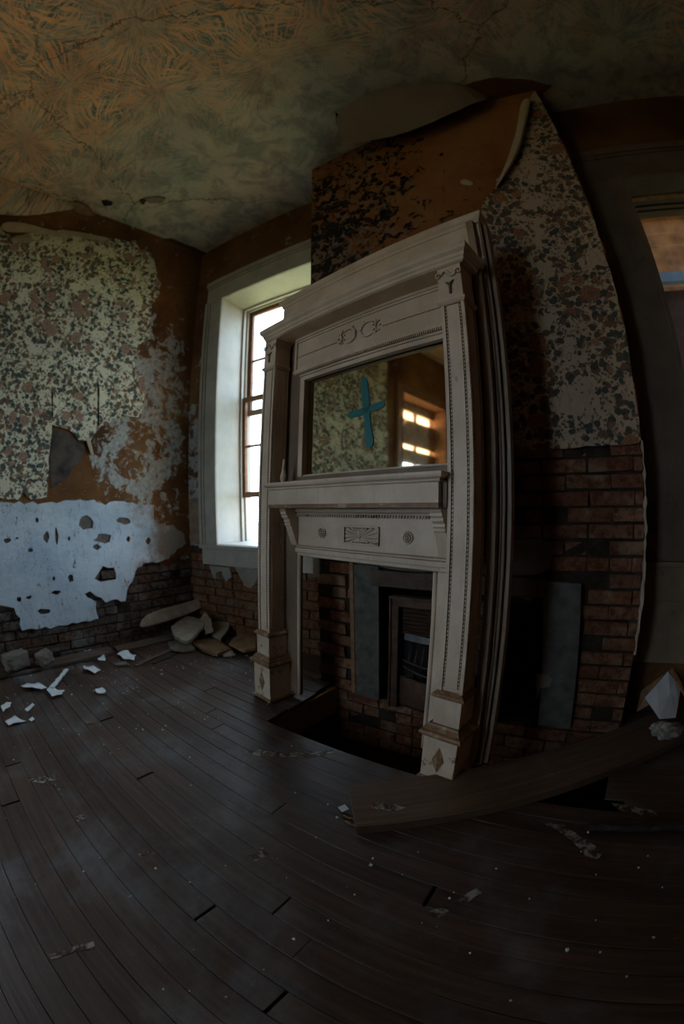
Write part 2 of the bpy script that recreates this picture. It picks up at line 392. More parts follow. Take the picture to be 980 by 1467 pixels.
M_CLOTH = plain('grey_crumpled_rag', (.24, .22, .19), .8, var=.7, scale=22, bump=.3)

# ------------------------------------------------------------------ geometry helpers
def link(name, mesh, mat=None, parent=None):
    o = bpy.data.objects.new(name, mesh); COL.objects.link(o)
    if mat and not mesh.materials: mesh.materials.append(mat)
    if parent: o.parent = parent
    return o
def tag(o, label=None, cat=None, group=None, kind=None):
    if label: o['label'] = label
    if cat: o['category'] = cat
    if group: o['group'] = group
    if kind: o['kind'] = kind
    return o
def empty(name, loc=(0, 0, 0), rot=None):
    o = bpy.data.objects.new(name, None); COL.objects.link(o); o.location = loc; o.empty_display_size = .1
    if rot is not None: o.rotation_euler = rot
    return o
class MB:
    def __init__(s): s.v = []; s.f = []
    def add(s, vs, fs):
        b = len(s.v); s.v += [tuple(v) for v in vs]; s.f += [tuple(b+i for i in f) for f in fs]; return s
    def box(s, x0, x1, y0, y1, z0, z1, M=None, bev=0.0):
        if bev > 0:
            b = bev; vs = []; 
            for z, i in ((z0, b), (z0+b, 0), (z1-b, 0), (z1, b)):
                j = i
                vs += [(x0+j, y0+j, z), (x1-j, y0+j, z), (x1-j, y1-j, z), (x0+j, y1-j, z)]
            fs = [(3, 2, 1, 0), (12, 13, 14, 15)]
            for k in range(3):
                for i in range(4): fs.append((k*4+i, k*4+(i+1) % 4, k*4+4+(i+1) % 4, k*4+4+i))
        else:
            vs = [(x, y, z) for z in (z0, z1) for x, y in ((x0, y0), (x1, y0), (x1, y1), (x0, y1))]
            fs = [(3, 2, 1, 0), (4, 5, 6, 7), (0, 1, 5, 4), (1, 2, 6, 5), (2, 3, 7, 6), (3, 0, 4, 7)]
        if M: vs = [M @ Vector(v) for v in vs]
        return s.add(vs, fs)
    def obox(s, o, a, n, a0, a1, z0, z1, d0, d1):       # box in wall coordinates
        vs = [o+a*x+n*d+Vector((0, 0, z)) for z in (z0, z1) for x, d in ((a0, d0), (a1, d0), (a1, d1), (a0, d1))]
        return s.add(vs, [(3, 2, 1, 0), (4, 5, 6, 7), (0, 1, 5, 4), (1, 2, 6, 5), (2, 3, 7, 6), (3, 0, 4, 7)])
    def wbox(s, W, a0, a1, z0, z1, d0, d1): return s.obox(W.o, W.a, W.n, a0, a1, z0, z1, d0, d1)
    def extrude(s, prof, x0, x1, M=None):                # closed profile (y,z) along x
        n = len(prof); vs = [(x0, y, z) for y, z in prof]+[(x1, y, z) for y, z in prof]
        if M: vs = [M @ Vector(v) for v in vs]
        return s.add(vs, [tuple(range(n))[::-1], tuple(range(n, 2*n))]+[(i, (i+1) % n, n+(i+1) % n, n+i) for i in range(n)])
    def skirt(s, x0, x1, y0, y1, prof):                  # mitred moulding: (projection, z) loops, back fixed at y1
        vs = []
        for p, z in prof: vs += [(x0-p, y0-p, z), (x1+p, y0-p, z), (x1+p, y1, z), (x0-p, y1, z)]
        k = len(prof); fs = [(3, 2, 1, 0), tuple(4*(k-1)+i for i in range(4))]
        for j in range(k-1):
            for i in range(4): fs.append((j*4+i, j*4+(i+1) % 4, j*4+4+(i+1) % 4, j*4+4+i))
        return s.add(vs, fs)
    def tube(s, pts, rad, n=8, M=None):
        pts = [Vector(p) for p in pts]; k = len(pts); rads = rad if isinstance(rad, (list, tuple)) else [rad]*k; vs = []
        up = Vector((0, 0, 1))
        for i, p in enumerate(pts):
            d = (pts[min(i+1, k-1)]-pts[max(i-1, 0)]).normalized()
            a = d.cross(up); a = a.normalized() if a.length > 1e-3 else Vector((1, 0, 0)); b = d.cross(a).normalized()
            for j in range(n):
                t = 2*math.pi*j/n; vs.append(p+(a*math.cos(t)+b*math.sin(t))*rads[i])
        if M: vs = [M @ v for v in vs]
        fs = [tuple(range(n)), tuple(range((k-1)*n, k*n))[::-1]]
        for i in range(k-1):
            for j in range(n): fs.append((i*n+(j+1) % n, i*n+j, (i+1)*n+j, (i+1)*n+(j+1) % n))
        return s.add(vs, fs)
    def lathe(s, prof, c=(0, 0, 0), n=16, M=None):       # (r,z) about z
        vs = []; c = Vector(c)
        for r, z in prof:
            for j in range(n): vs.append(c+Vector((r*math.cos(2*math.pi*j/n), r*math.sin(2*math.pi*j/n), z)))
        if M: vs = [M @ v for v in vs]
        k = len(prof); fs = [tuple(range(n))[::-1], tuple(range((k-1)*n, k*n))]
        for i in range(k-1):
            for j in range(n): fs.append((i*n+j, i*n+(j+1) % n, (i+1)*n+(j+1) % n, (i+1)*n+j))
        return s.add(vs, fs)
    def ball(s, c, rx, ry, rz, n=8, k=4):
        c = Vector(c); vs = [c+Vector((0, 0, -rz))]
        for i in range(1, k):
            t = math.pi*i/k-math.pi/2
            for j in range(n): vs.append(c+Vector((rx*math.cos(t)*math.cos(2*math.pi*j/n), ry*math.cos(t)*math.sin(2*math.pi*j/n), rz*math.sin(t))))
        vs.append(c+Vector((0, 0, rz))); L = len(vs)-1; fs = []
        for j in range(n):
            fs.append((0, 1+(j+1) % n, 1+j)); fs.append((L, L-n+j, L-n+(j+1) % n))
            for i in range(k-2): fs.append((1+i*n+j, 1+i*n+(j+1) % n, 1+(i+1)*n+(j+1) % n, 1+(i+1)*n+j))
        return s.add(vs, fs)
    def mesh(s, name):
        me = bpy.data.meshes.new(name); me.from_pydata(s.v, [], s.f); me.update(); return me
    def build(s, name, mat, parent=None, bevel=0.0, smooth=False, recalc=True):
        me = s.mesh(name)
        if recalc:
            bm = bmesh.new(); bm.from_mesh(me); bmesh.ops.recalc_face_normals(bm, faces=bm.faces); bm.to_mesh(me); bm.free()
        o = link(name, me, mat, parent)
        if bevel:
            b = o.modifiers.new('bevel', 'BEVEL'); b.width = bevel; b.segments = 2; b.limit_method = 'ANGLE'; b.angle_limit = R(40)
        if smooth:
            me.shade_smooth() if hasattr(me, 'shade_smooth') else [setattr(p, 'use_smooth', True) for p in me.polygons]
        return o

def jag(poly, amp=.01, step=.03, seed=0, closed=True):
    rnd = random.Random(seed); out = []
    n = len(poly)
    for i in range(n if closed else n-1):
        a = Vector(poly[i]); b = Vector(poly[(i+1) % n]); L = (b-a).length; k = max(1, int(L/step)); nn = Vector((-(b-a).y, (b-a).x))
        nn = nn.normalized() if nn.length else nn
        for j in range(k):
            p = a.lerp(b, j/k)
            if j: p = p+nn*rnd.uniform(-amp, amp)
            out.append((p.x, p.y))
    return out
def inside(p, poly):
    x, y = p; c = False; n = len(poly); j = n-1
    for i in range(n):
        xi, yi = poly[i]; xj, yj = poly[j]
        if (yi > y) != (yj > y) and x < (xj-xi)*(y-yi)/(yj-yi)+xi: c = not c
        j = i
    return c
def plate(name, outline, holes, mapf, thick, mat, parent=None, grid=.12, relief=None, two=None):
    """A layer with real thickness: outline with holes in (a,b); mapf(a,b,h)->world; h counts outward from the surface."""
    vs = []; es = []
    for loop in [outline]+list(holes):
        b = len(vs); vs += [Vector(p) for p in loop]; es += [(b+i, b+(i+1) % len(loop)) for i in range(len(loop))]
    xs = [p[0] for p in outline]; ys = [p[1] for p in outline]
    if grid:
        x = min(xs)+grid/2
        while x < max(xs):
            y = min(ys)+grid/2
            while y < max(ys):
                q = (x+random.uniform(-.2, .2)*grid, y+random.uniform(-.2, .2)*grid)
                if inside(q, outline) and not any(inside(q, h) for h in holes): vs.append(Vector(q))
                y += grid
            x += grid
    V, E, Fc, *_ = delaunay_2d_cdt(vs, es, [], 0, 1e-5)
    tris = []
    for f in Fc:
        c = sum((V[i] for i in f), Vector((0, 0)))/len(f)
        if inside(c, outline) and not any(inside(c, h) for h in holes): tris.append(tuple(f))
    cnt = {}
    for f in tris:
        for i in range(3):
            e = (f[i], f[(i+1) % 3]); cnt[tuple(sorted(e))] = cnt.get(tuple(sorted(e)), 0)+1
    N = len(V); rl = relief or (lambda a, b: 0.0)
    pts = [mapf(v.x, v.y, thick+rl(v.x, v.y)) for v in V]+[mapf(v.x, v.y, rl(v.x, v.y) if two else 0.0) for v in V]
    fs = list(tris)+[tuple(N+i for i in f[::-1]) for f in tris]
    for f in tris:
        for i in range(3):
            e = (f[i], f[(i+1) % 3])
            if cnt[tuple(sorted(e))] == 1: fs.append((e[1], e[0], N+e[0], N+e[1]))
    m = MB(); m.v = [tuple(p) for p in pts]; m.f = fs
    o = m.build(name, mat, parent)
    return o
def wallmap(W): return lambda a, z, h: W.pt(a, z, -h)
def blob(cx, cy, rx, ry, n=10, seed=0, j=.3):
    r = random.Random(seed); return [(cx+rx*(1+r.uniform(-j, j))*math.cos(2*math.pi*i/n), cy+ry*(1+r.uniform(-j, j))*math.sin(2*math.pi*i/n)) for i in range(n)]

# ------------------------------------------------------------------ bricks (shared meshes, each brick an object)
BL, BH, BJ = .205, .062, .012
def brick_mesh(i, L=BL):
    r = random.Random(100+i); m = MB(); m.box(-L/2, L/2, -.05, .05, -BH/2, BH/2, bev=.004)
    m.v = [(x+r.uniform(-.004, .004), y+(r.uniform(-.006, .004) if y < 0 else 0), z+r.uniform(-.003, .003)) for x, y, z in m.v]
    return m
def brick_set(mat, tag_):
    out = []
    for i in range(5): me = brick_mesh(i).mesh('brick_'+tag_); me.materials.append(mat); out.append(me)
    half = []
    for i in range(3): me = brick_mesh(20+i, BL/2-.006).mesh('half_brick_'+tag_); me.materials.append(mat); half.append(me)
    return out, half
def lay(W, parent, meshes, a0, a1, z0, z1, keep, d=-.012, seed=1, drop=.03):
    r = random.Random(seed); full, half = meshes; z = z0+BH/2; row = 0; n = 0
    def end(z, x0, x1):
        L = x1-x0
        if L < .03 or not keep((x0+x1)/2, z): return
        o = bpy.data.objects.new('brick', r.choice(half)); COL.objects.link(o); o.parent = parent
        o.location = W.pt((x0+x1)/2, z, d+.051+r.uniform(0, .008)); o.rotation_euler = (0, 0, math.atan2(W.a.y, W.a.x)); o.scale = ((L-.008)/(BL/2-.006), 1, 1)
    ang = math.atan2(W.a.y, W.a.x)
    while z < z1:
        a = a0-(BL+BJ)/2*(row % 2)+BL/2 + r.uniform(-.01, .01)
        last = a0
        while a < a1+BL/2:
            if r.random() > drop and keep(a, z) and a-BL/2 > a0-.03 and a+BL/2 < a1+.03:
                o = bpy.data.objects.new('brick', r.choice(full)); COL.objects.link(o); o.parent = parent
                o.location = W.pt(a, z, d+.05+r.uniform(-.006, .008)); o.rotation_euler = (r.uniform(-.02, .02), r.uniform(-.012, .012), ang+r.uniform(-.02, .02)); n += 1
            elif keep(a, z):
                for s in (-1, 1):
                    ah = a+s*(BL/4+.003)
                    if ah-BL/4 > a0-.01 and ah+BL/4 < a1+.01:
                        o = bpy.data.objects.new('brick', r.choice(half)); COL.objects.link(o); o.parent = parent
                        o.location = W.pt(ah, z, d+.052+r.uniform(0, .01)); o.rotation_euler = (0, r.uniform(-.02, .02), ang); n += 1
                        if s == -1 and a+BL/2 <= a1 and r.random() < .5: break
            last = a+BL/2
            a += BL+BJ
            if a+BL/2 >= a1+.03: break
        end(z, last+.004, a1)
        z += BH+BJ; row += 1
    return n

# ================================================================== SETTING
# ground outside, added for its green bounce light; soil below the floor
g = MB(); g.box(-40, 40, -40, 40, -.9, -.8); tag(g.build('lawn', M_GRASS), 'green lawn added outside the windows for its bounce light', 'lawn', kind='structure')
g = MB(); g.box(-3.6, 3.0, -3.3, 2.8, -.8, -.42); tag(g.build('crawl_space_soil', M_DIRT), kind='structure')

T = .42   # wall thickness
def wall_with_hole(name, W, L, mat, hole=None, a_from=0.0, dfront=0.0, z0=-.6):
    m = MB(); z1 = CEIL+.1
    if hole is None: m.wbox(W, a_from, L, z0, z1, dfront, T)
    else:
        h0, h1, hz0, hz1 = hole
        m.wbox(W, a_from, h0, z0, z1, dfront, T); m.wbox(W, h1, L, z0, z1, dfront, T)
        m.wbox(W, h0, h1, z0, hz0, dfront, T); m.wbox(W, h0, h1, hz1, z1, dfront, T)
    return tag(m.build(name, mat), kind='structure')
# left wall: masonry core (mortar) + plaster skins + bricks
W2 = (.55, 1.62, .80, 2.98)           # window_2 opening in the left wall (a = y+2.9)
wall_left = wall_with_hole('wall_left', WL, WL_LEN+.2, M_MORTAR, W2, a_from=-.4)
W1 = (.40, 1.46, .80, 3.06)
wall_back = wall_with_hole('wall_back', WB, 1.95, M_MORTAR, W1, a_from=-.3)
W4 = (.30, 1.40, .80, 3.00)
wall_back_right = wall_with_hole('wall_back_right', WR, XR-.24+.4, M_BROWN, W4, a_from=-.3)
WRear = Wall((XR, YR, 0), (-1, 0, 0)); W3 = (4.15, 5.15, .95, 2.98)
wall_rear = wall_with_hole('wall_rear', WRear, XR+3.15+.4, M_BROWN_ROOM, W3, a_from=-.4)
WRt = Wall((XR, 2.5, 0), (0, -1, 0))
wall_right = wall_with_hole('wall_right', WRt, 5.9, M_BROWN_ROOM, None)

# chimney breast core with firebox opening
FB = (.44, 1.33, -.02, .70)            # firebox opening (a0,a1,z0,z1)
m = MB()
m.wbox(WC, 0, FB[0], -.6, CEIL+.1, 0, .30); m.wbox(WC, FB[1], WC_LEN, -.6, CEIL+.1, 0, .24)
m.wbox(WC, FB[0], FB[1], FB[3], CEIL+.1, 0, .30); m.wbox(WC, FB[0], FB[1], -.6, FB[2], 0, .30)
wall_chimney = tag(m.build('wall_chimney', M_MORTAR), kind='structure')
m = MB(); m.wbox(WC, FB[0]-.02, FB[1]+.02, -.1, .8, .30, .33); m.wbox(WC, FB[0]-.02, FB[0], -.02, .72, .0, .31); m.wbox(WC, FB[1], FB[1]+.02, -.02, .72, .0, .31)
m.build('sooty_back', M_SOOT_VOID, wall_chimney)

# ceiling
m = MB(); m.box(-3.6, 3.05, -3.35, 2.6, CEIL, CEIL+.08)
ceiling = tag(m.build('ceiling', M_CEIL), kind='structure')

# floorboards
room = [(-3.15, -2.9), (2.6, -2.9), (2.6, 2.13), (.24, 2.13), (.24, 1.90), (-1.53, 1.81), (-1.53, 2.14), (-3.15, 1.90)]
hp = [Vector(WC.pt(a, 0))for a in (0, 1)]
hole_poly = [(-1.405, 1.225), (.27, 1.31), (.27, 1.93), (-1.431, 1.84)]
floor = tag(empty('floor'), kind='structure')
BW, GAP = .083, .0022
rows = range(-40, 34); unit = {}
def board_mesh(L):
    k = round(L, 2)
    if k not in unit:
        mm = MB(); mm.box(0, L-.003, 0, BW-GAP, -.022, 0, bev=.0015); me = mm.mesh('floorboard'); me.materials.append(M_FLOOR); unit[k] = me
    return unit[k]
rr = random.Random(5)
for i in rows:
    v = i*BW+.013; t = -3.9; run = None; runs = []
    while t < 3.4:
        p = FU*t+FV*(v+BW/2)
        ok = inside((p.x, p.y), room) and not inside((p.x, p.y), hole_poly)
        if ok and run is None: run = t
        if (not ok) and run is not None: runs.append((run, t)); run = None
        t += .01
    if run is not None: runs.append((run, t))
    for a, b in runs:
        cuts = [a]; x = a+rr.uniform(1.1, 3.0)
        while x < b-.5: cuts.append(x); x += rr.uniform(2.0, 3.4)
        cuts.append(b)
        for c0, c1 in zip(cuts, cuts[1:]):
            o = bpy.data.objects.new('floorboard', board_mesh(round((c1-c0)*50)/50)); COL.objects.link(o); o.parent = floor
            o.location = FU*c0+FV*v+Vector((0, 0, rr.uniform(-.0012, .0008))); o.rotation_euler = (rr.uniform(-.006, .006), 0, FA)
# joist and trimmer edges under the boards round the hearth hole
def beam(m, p, q, w, z0, z1):
    p = Vector(p); q = Vector(q); d = (q-p); L = d.length; M = Matrix.Translation(p) @ Matrix.Rotation(math.atan2(d.y, d.x), 4, 'Z')
    m.box(0, L, -w/2, w/2, z0, z1, M)
m = MB(); beam(m, (-1.5, 1.17, 0), (.4, 1.265, 0), .07, -.2, -.024); m.build('joist', M_RAWWOOD, floor)
m = MB(); beam(m, (-1.46, 1.2, 0), (-1.42, 1.78, 0), .06, -.2, -.024); m.build('joist', M_RAWWOOD, floor)
m = MB(); beam(m, (.32, 1.3, 0), (.32, 1.9, 0), .06, -.2, -.024); m.build('joist', M_RAWWOOD, floor)

# ---- left wall skins
def Lp(x, y): return WL.px(x, y)
brL = brick_set(M_BRICK_L, 'left'); brB = brick_set(M_BRICK_B, 'back'); brC = brick_set(M_BRICK_C, 'chimney')
brick_top = [Lp(*p) for p in [(0, 800), (60, 800), (60, 845), (150, 840), (175, 800), (230, 770), (285, 755)]]
def keepL(a, z):
    return z < .70 and a > 2.55
lay(WL, wall_left, brL, 2.4, WL_LEN, -.02, .72, keepL, seed=3, drop=.06)
ro = .012
# brown distempered skin (upper), ragged bottom above the bricks
bl = [Lp(*p) for p in [(287, 812), (262, 800), (240, 812), (215, 800), (190, 812), (170, 790), (120, 792), (60, 790), (0, 800)]]
outl = [(WL_LEN, CEIL)] + [(WL_LEN, bl[0][1])] + bl[1:] + [(1.62, bl[-1][1]), (1.62, CEIL)]
plate('brown_plaster_skin', jag(outl, .008, .04, 2), [], wallmap(WL), .016, M_BROWN_L, wall_left, grid=.3)
m = MB(); m.wbox(WL, -.1, .55, 0, CEIL, -.016, 0); m.wbox(WL, .55, 1.62, 0, .8, -.016, 0); m.wbox(WL, .55, 1.62, 2.98, CEIL, -.016, 0); m.build('brown_plaster_skin', M_BROWN_ROOM, wall_left)
m = MB(); m.wbox(WL, 1.62, 2.6, 0, .72, -.016, 0); m.build('brown_plaster_skin', M_BROWN_L, wall_left)
# floral wallpaper sheet
wp = [(1.93, 3.55), (2.5, 3.62)] + [Lp(*p) for p in [(10, 345), (40, 337), (75, 333), (110, 334), (160, 344), (193, 350), (203, 365), (213, 382), (229, 408), (226, 424), (216, 437), (213, 487), (196, 495), (190, 538), (206, 541), (205, 575), (199, 600), (180, 597), (160, 603), (143, 612), (128, 633), (112, 631), (98, 616), (74, 609), (70, 650), (66, 712), (45, 716), (33, 706), (25, 716), (0, 713)]] + [(2.4, 1.22), (1.96, 1.24), (1.90, 2.0), (1.97, 2.8)]
slit1 = [Lp(*p) for p in [(138, 535), (141.5, 560), (141, 612), (138.5, 612), (138, 560)]]
def wprelief(a, z): return .012*noise.noise((a*3, z*1.1, 0))+.010*max(0, noise.noise((a*9, z*2, 4)))
wj = jag(wp, .006, .03, 4)
slit2 = [Lp(*p) for p in [(72.5, 560), (75, 565), (74, 600), (73, 600)]]
plate('floral_wallpaper', wj, [slit1, slit2], lambda a, z, h: WL.pt(a, z, -(h+.016)), .003, M_PAPER_L, wall_left, grid=.07, relief=lambda a, z: .006+abs(wprelief(a, z)))
# white lower plaster, flaked away in real holes
wpl = [Lp(*p) for p in [(0, 719), (60, 721), (100, 717), (133, 716), (150, 724), (163, 718), (200, 722), (217, 724), (219, 745), (232, 752), (246, 752), (262, 766), (264, 778), (252, 786), (240, 800), (222, 806), (204, 806), (192, 818), (188, 832), (180, 846), (178, 860), (160, 858), (150, 862), (136, 853), (128, 846), (120, 850), (136, 862), (140, 885), (90, 895), (31, 902), (29, 885), (20, 870), (10, 868), (0, 866)]] + [(1.7, .42), (1.7, 1.18)]
hs = []
plate('grey_undercoat', jag([(1.7, .75), (3.9, .75), (4.2, 1.0), (4.15, 1.12), (1.7, 1.12)], .01, .05, 19), [], lambda a, z, h: WL.pt(a, z, -(h+.0145)), .004, M_GREYBLK, wall_left, grid=.3)
for k, (x, y, rx, ry) in enumerate([(122, 748, 9, 11), (147, 771, 13, 7), (137, 783, 5, 4), (152, 822, 15, 12), (176, 746, 10, 5), (66, 770, 4, 8), (80, 768, 2.5, 12), (52, 745, 3, 4), (11, 774, 6, 4), (24, 771, 2.5, 2), (43, 788, 4, 3), (100, 828, 4, 6), (80, 848, 7, 3.2), (41, 855, 4.5, 3), (27, 858, 4, 4), (62, 875, 8, 5), (76, 828, 2.5, 3), (182, 772, 3, 4), (98, 771, 2.5, 3), (210, 775, 4, 5)]):
    c = Lp(x, y); e = Lp(x+rx, y); e2 = Lp(x, y+ry); hs.append(blob(c[0], c[1], abs(e[0]-c[0]), abs(e2[1]-c[1]), 9, k, .3))
plate('white_plaster_skin', jag(wpl, .012, .035, 9), hs, lambda a, z, h: WL.pt(a, z, -(h+.014)), .016, M_WHITEPL, wall_left, grid=.08, relief=lambda a, z: .006*noise.noise((a*7, z*7, 1)))
# dark gap strip + grey exposed patch left of the tear (px 75-118, 610-705)
pt = [Lp(*p) for p in [(75, 612), (98, 622), (112, 633), (121, 640), (115, 660), (104, 672), (92, 690), (72, 700), (70, 660)]]
plate('grey_exposed_plaster', jag(pt, .008, .03, 14), [], lambda a, z, h: WL.pt(a, z, -(h+.015)), .004, plain('dark_grey_old_plaster', (.065, .050, .040), .9, var=.75, scale=9, bump=.5), wall_left, grid=.08)
fl = [Lp(*p) for p in [(121, 628), (127, 628), (133, 652), (129, 652)]]
plate('wallpaper_curl', fl, [], lambda a, z, h: WL.pt(a, z, -(h+.03)), .004, M_CREAMPAPER, wall_left, grid=0)

# hanging rags of paper along the top of the left wall
def flap(name, pts3, thick, mat, parent, curve=0.0):
    """sheet through a strip of 3-D rows, each row a list of points"""
    rows_ = pts3; vs = [p for r_ in rows_ for p in r_]; k = len(rows_[0]); fs = []
    for i in range(len(rows_)-1):
        for j in range(k-1): fs.append((i*k+j, i*k+j+1, (i+1)*k+j+1, (i+1)*k+j))
    mm = MB(); mm.v = [tuple(v) for v in vs]; mm.f = fs
    o = mm.build(name, mat, parent); md = o.modifiers.new('thick', 'SOLIDIFY'); md.thickness = thick; md.offset = 0
    sb = o.modifiers.new('sub', 'SUBSURF'); sb.levels = 1; sb.render_levels = 1
    return o
def px_sheet(name, rows_px, W, depth, thick, mat, parent):
    rr_ = []
    for i, row in enumerate(rows_px):
        out = []
        for j, (x, y, d) in enumerate(row):
            q = W.px(x, y, -d); out.append(W.pt(q[0], q[1], -d))
        rr_.append(out)
    return flap(name, rr_, thick, mat, parent)
sag = []
for (xa, ya), (xb, yb) in (((-60, 225), (-60, 300)), ((-20, 243), (-20, 306)), ((20, 262), (20, 311)), ((60, 277), (58, 309)), ((92, 287), (86, 302)), ((112, 293), (108, 300))):
    p = on_plane(xa, ya, (0, 0, CEIL-.002), Vector((0, 0, 1))); q = WL.px(xb, yb, -.02); q = WL.pt(q[0], q[1], -.02); sag.append([p, p.lerp(q, .5)+Vector((0, 0, .01)), q])
flap('sagging_ceiling_sheet', sag, .01, M_CEIL, ceiling)
px_sheet('torn_paper_strip', [[(0, 318, .06), (20, 316, .06), (48, 322, .07), (80, 331, .05), (108, 336, .05)], [(0, 332, .08), (22, 335, .10), (50, 333, .07), (80, 340, .06), (106, 343, .05)]], WL, 0, .004, M_CREAMPAPER, wall_left)
px_sheet('torn_paper_strip', [[(18, 337, .05), (33, 336, .05), (49, 336, .05)], [(12, 350, .1), (32, 346, .08), (48, 352, .1)]], WL, 0, .003, M_CREAMPAPER, wall_left)
px_sheet('torn_paper_strip', [[(80, 326, .06), (120, 334, .05), (160, 340, .05)], [(82, 333, .08), (120, 342, .06), (158, 347, .06)]], WL, 0, .003, M_CREAMPAPER, wall_left)
px_sheet('wallpaper_curl', [[(200, 352, .03), (216, 360, .03), (222, 372, .03)], [(200, 372, .05), (214, 386, .08), (229, 408, .10)], [(202, 392, .03), (212, 408, .05), (224, 424, .06)]], WL, 0, .003, M_PAPER_L, wall_left)
# broken ceiling edge at the left wall: sagging laths, chunk, dark board
def C2(x, y, z=CEIL): return on_plane(x, y, (0, 0, z), Vector((0, 0, 1)))
def ceil_piece(name, pxs, drop, thick, mat, tilt=0.0):
    pts = [C2(x, y, CEIL-drop) for x, y in pxs]
    vs = [(p.x, p.y) for p in pts]
    cx = sum(v[0] for v in vs)/len(vs)
    return plate(name, jag(vs, .008, .05, len(pxs)*7), [], lambda a, b, h: Vector((a, b, CEIL-drop-h+(a-cx)*tilt)), thick, mat, ceiling, grid=.15)
ceil_piece('broken_ceiling_lath', [(105, 288), (122, 293), (136, 306), (110, 305)], .03, .02, M_CARD, .2)
ceil_piece('ceiling_gap_board', [(192, 345), (245, 341), (300, 364), (290, 372), (240, 362)], .004, .012, plain('dark_red_brown_lath', (.07, .03, .015), .9, var=.3), 0)
ceil_piece('gap_dark_patch', [(88, 325), (108, 304), (118, 306), (112, 330)], .004, .01, M_SOOT_VOID, 0)  # black plate painted in for the darkness of a gap
ceil_piece('gap_dark_patch', [(0, 300), (40, 312), (70, 322), (30, 330), (0, 328)], .004, .01, M_SOOT_VOID, 0)
ceil_piece('hole_dark_patch', [(145, 287), (153, 286), (162, 289), (160, 294), (149, 295)], .001, .004, M_SOOT_VOID, 0)  # flat black plate stands in for the dark inside a hole
ceil_piece('hole_dark_patch', [(200, 286), (206, 284), (210, 287), (206, 293), (201, 291)], .001, .004, M_SOOT_VOID, 0)
ceil_piece('ceiling_flake', [(208, 285), (222, 282), (238, 284), (232, 290), (214, 291)], .012, .004, M_CEILPAPER, 0)
# dangling ceiling-paper curls against the wall
px_sheet('paper_curl', [[(186, 345, .10), (196, 343, .10)], [(188, 351, .16), (196, 349, .14)]], WL, 0, .004, M_CREAMPAPER, ceiling)

# ---- back wall (left of the chimney)
def keepB(a, z): return z < .70
lay(WB, wall_back, brB, 0.0, 1.9, -.02, .74, keepB, seed=8, drop=.05)
m = MB(); m.wbox(WB, 0, W1[0], .78, CEIL, -.014, 0); m.wbox(WB, W1[1], 1.95, .78, CEIL, -.014, 0); m.wbox(WB, W1[0], W1[1], W1[3], CEIL, -.014, 0)
m.build('brown_plaster_skin', brown_plaster('brown_distemper_corner', tuple(WB.a), (WB.o.dot(WB.a)+.05, .3, 1.3, .9), .75), wall_back)
def Bp(x, y): return WB.px(x, y)
plate('plaster_drip', jag([Bp(*p) for p in [(302, 810), (330, 812), (334, 826), (326, 834), (320, 818), (312, 820), (310, 830), (306, 822)]], .006, .03, 3), [], wallmap(WB), .02, M_PATCHPL, wall_back, grid=0)
plate('plaster_drip', jag([Bp(*p) for p in [(338, 812), (372, 815), (370, 832), (362, 842), (352, 838), (345, 824)]], .006, .03, 5), [], wallmap(WB), .02, M_PATCHPL, wall_back, grid=0)
plate('plaster_drip', jag([Bp(*p) for p in [(273, 716), (287, 712), (289, 780), (276, 775)]], .006, .04, 6), [], wallmap(WB), .02, plain('buff_plaster_patch', (.20, .14, .09), .9, var=.4), wall_back, grid=0)

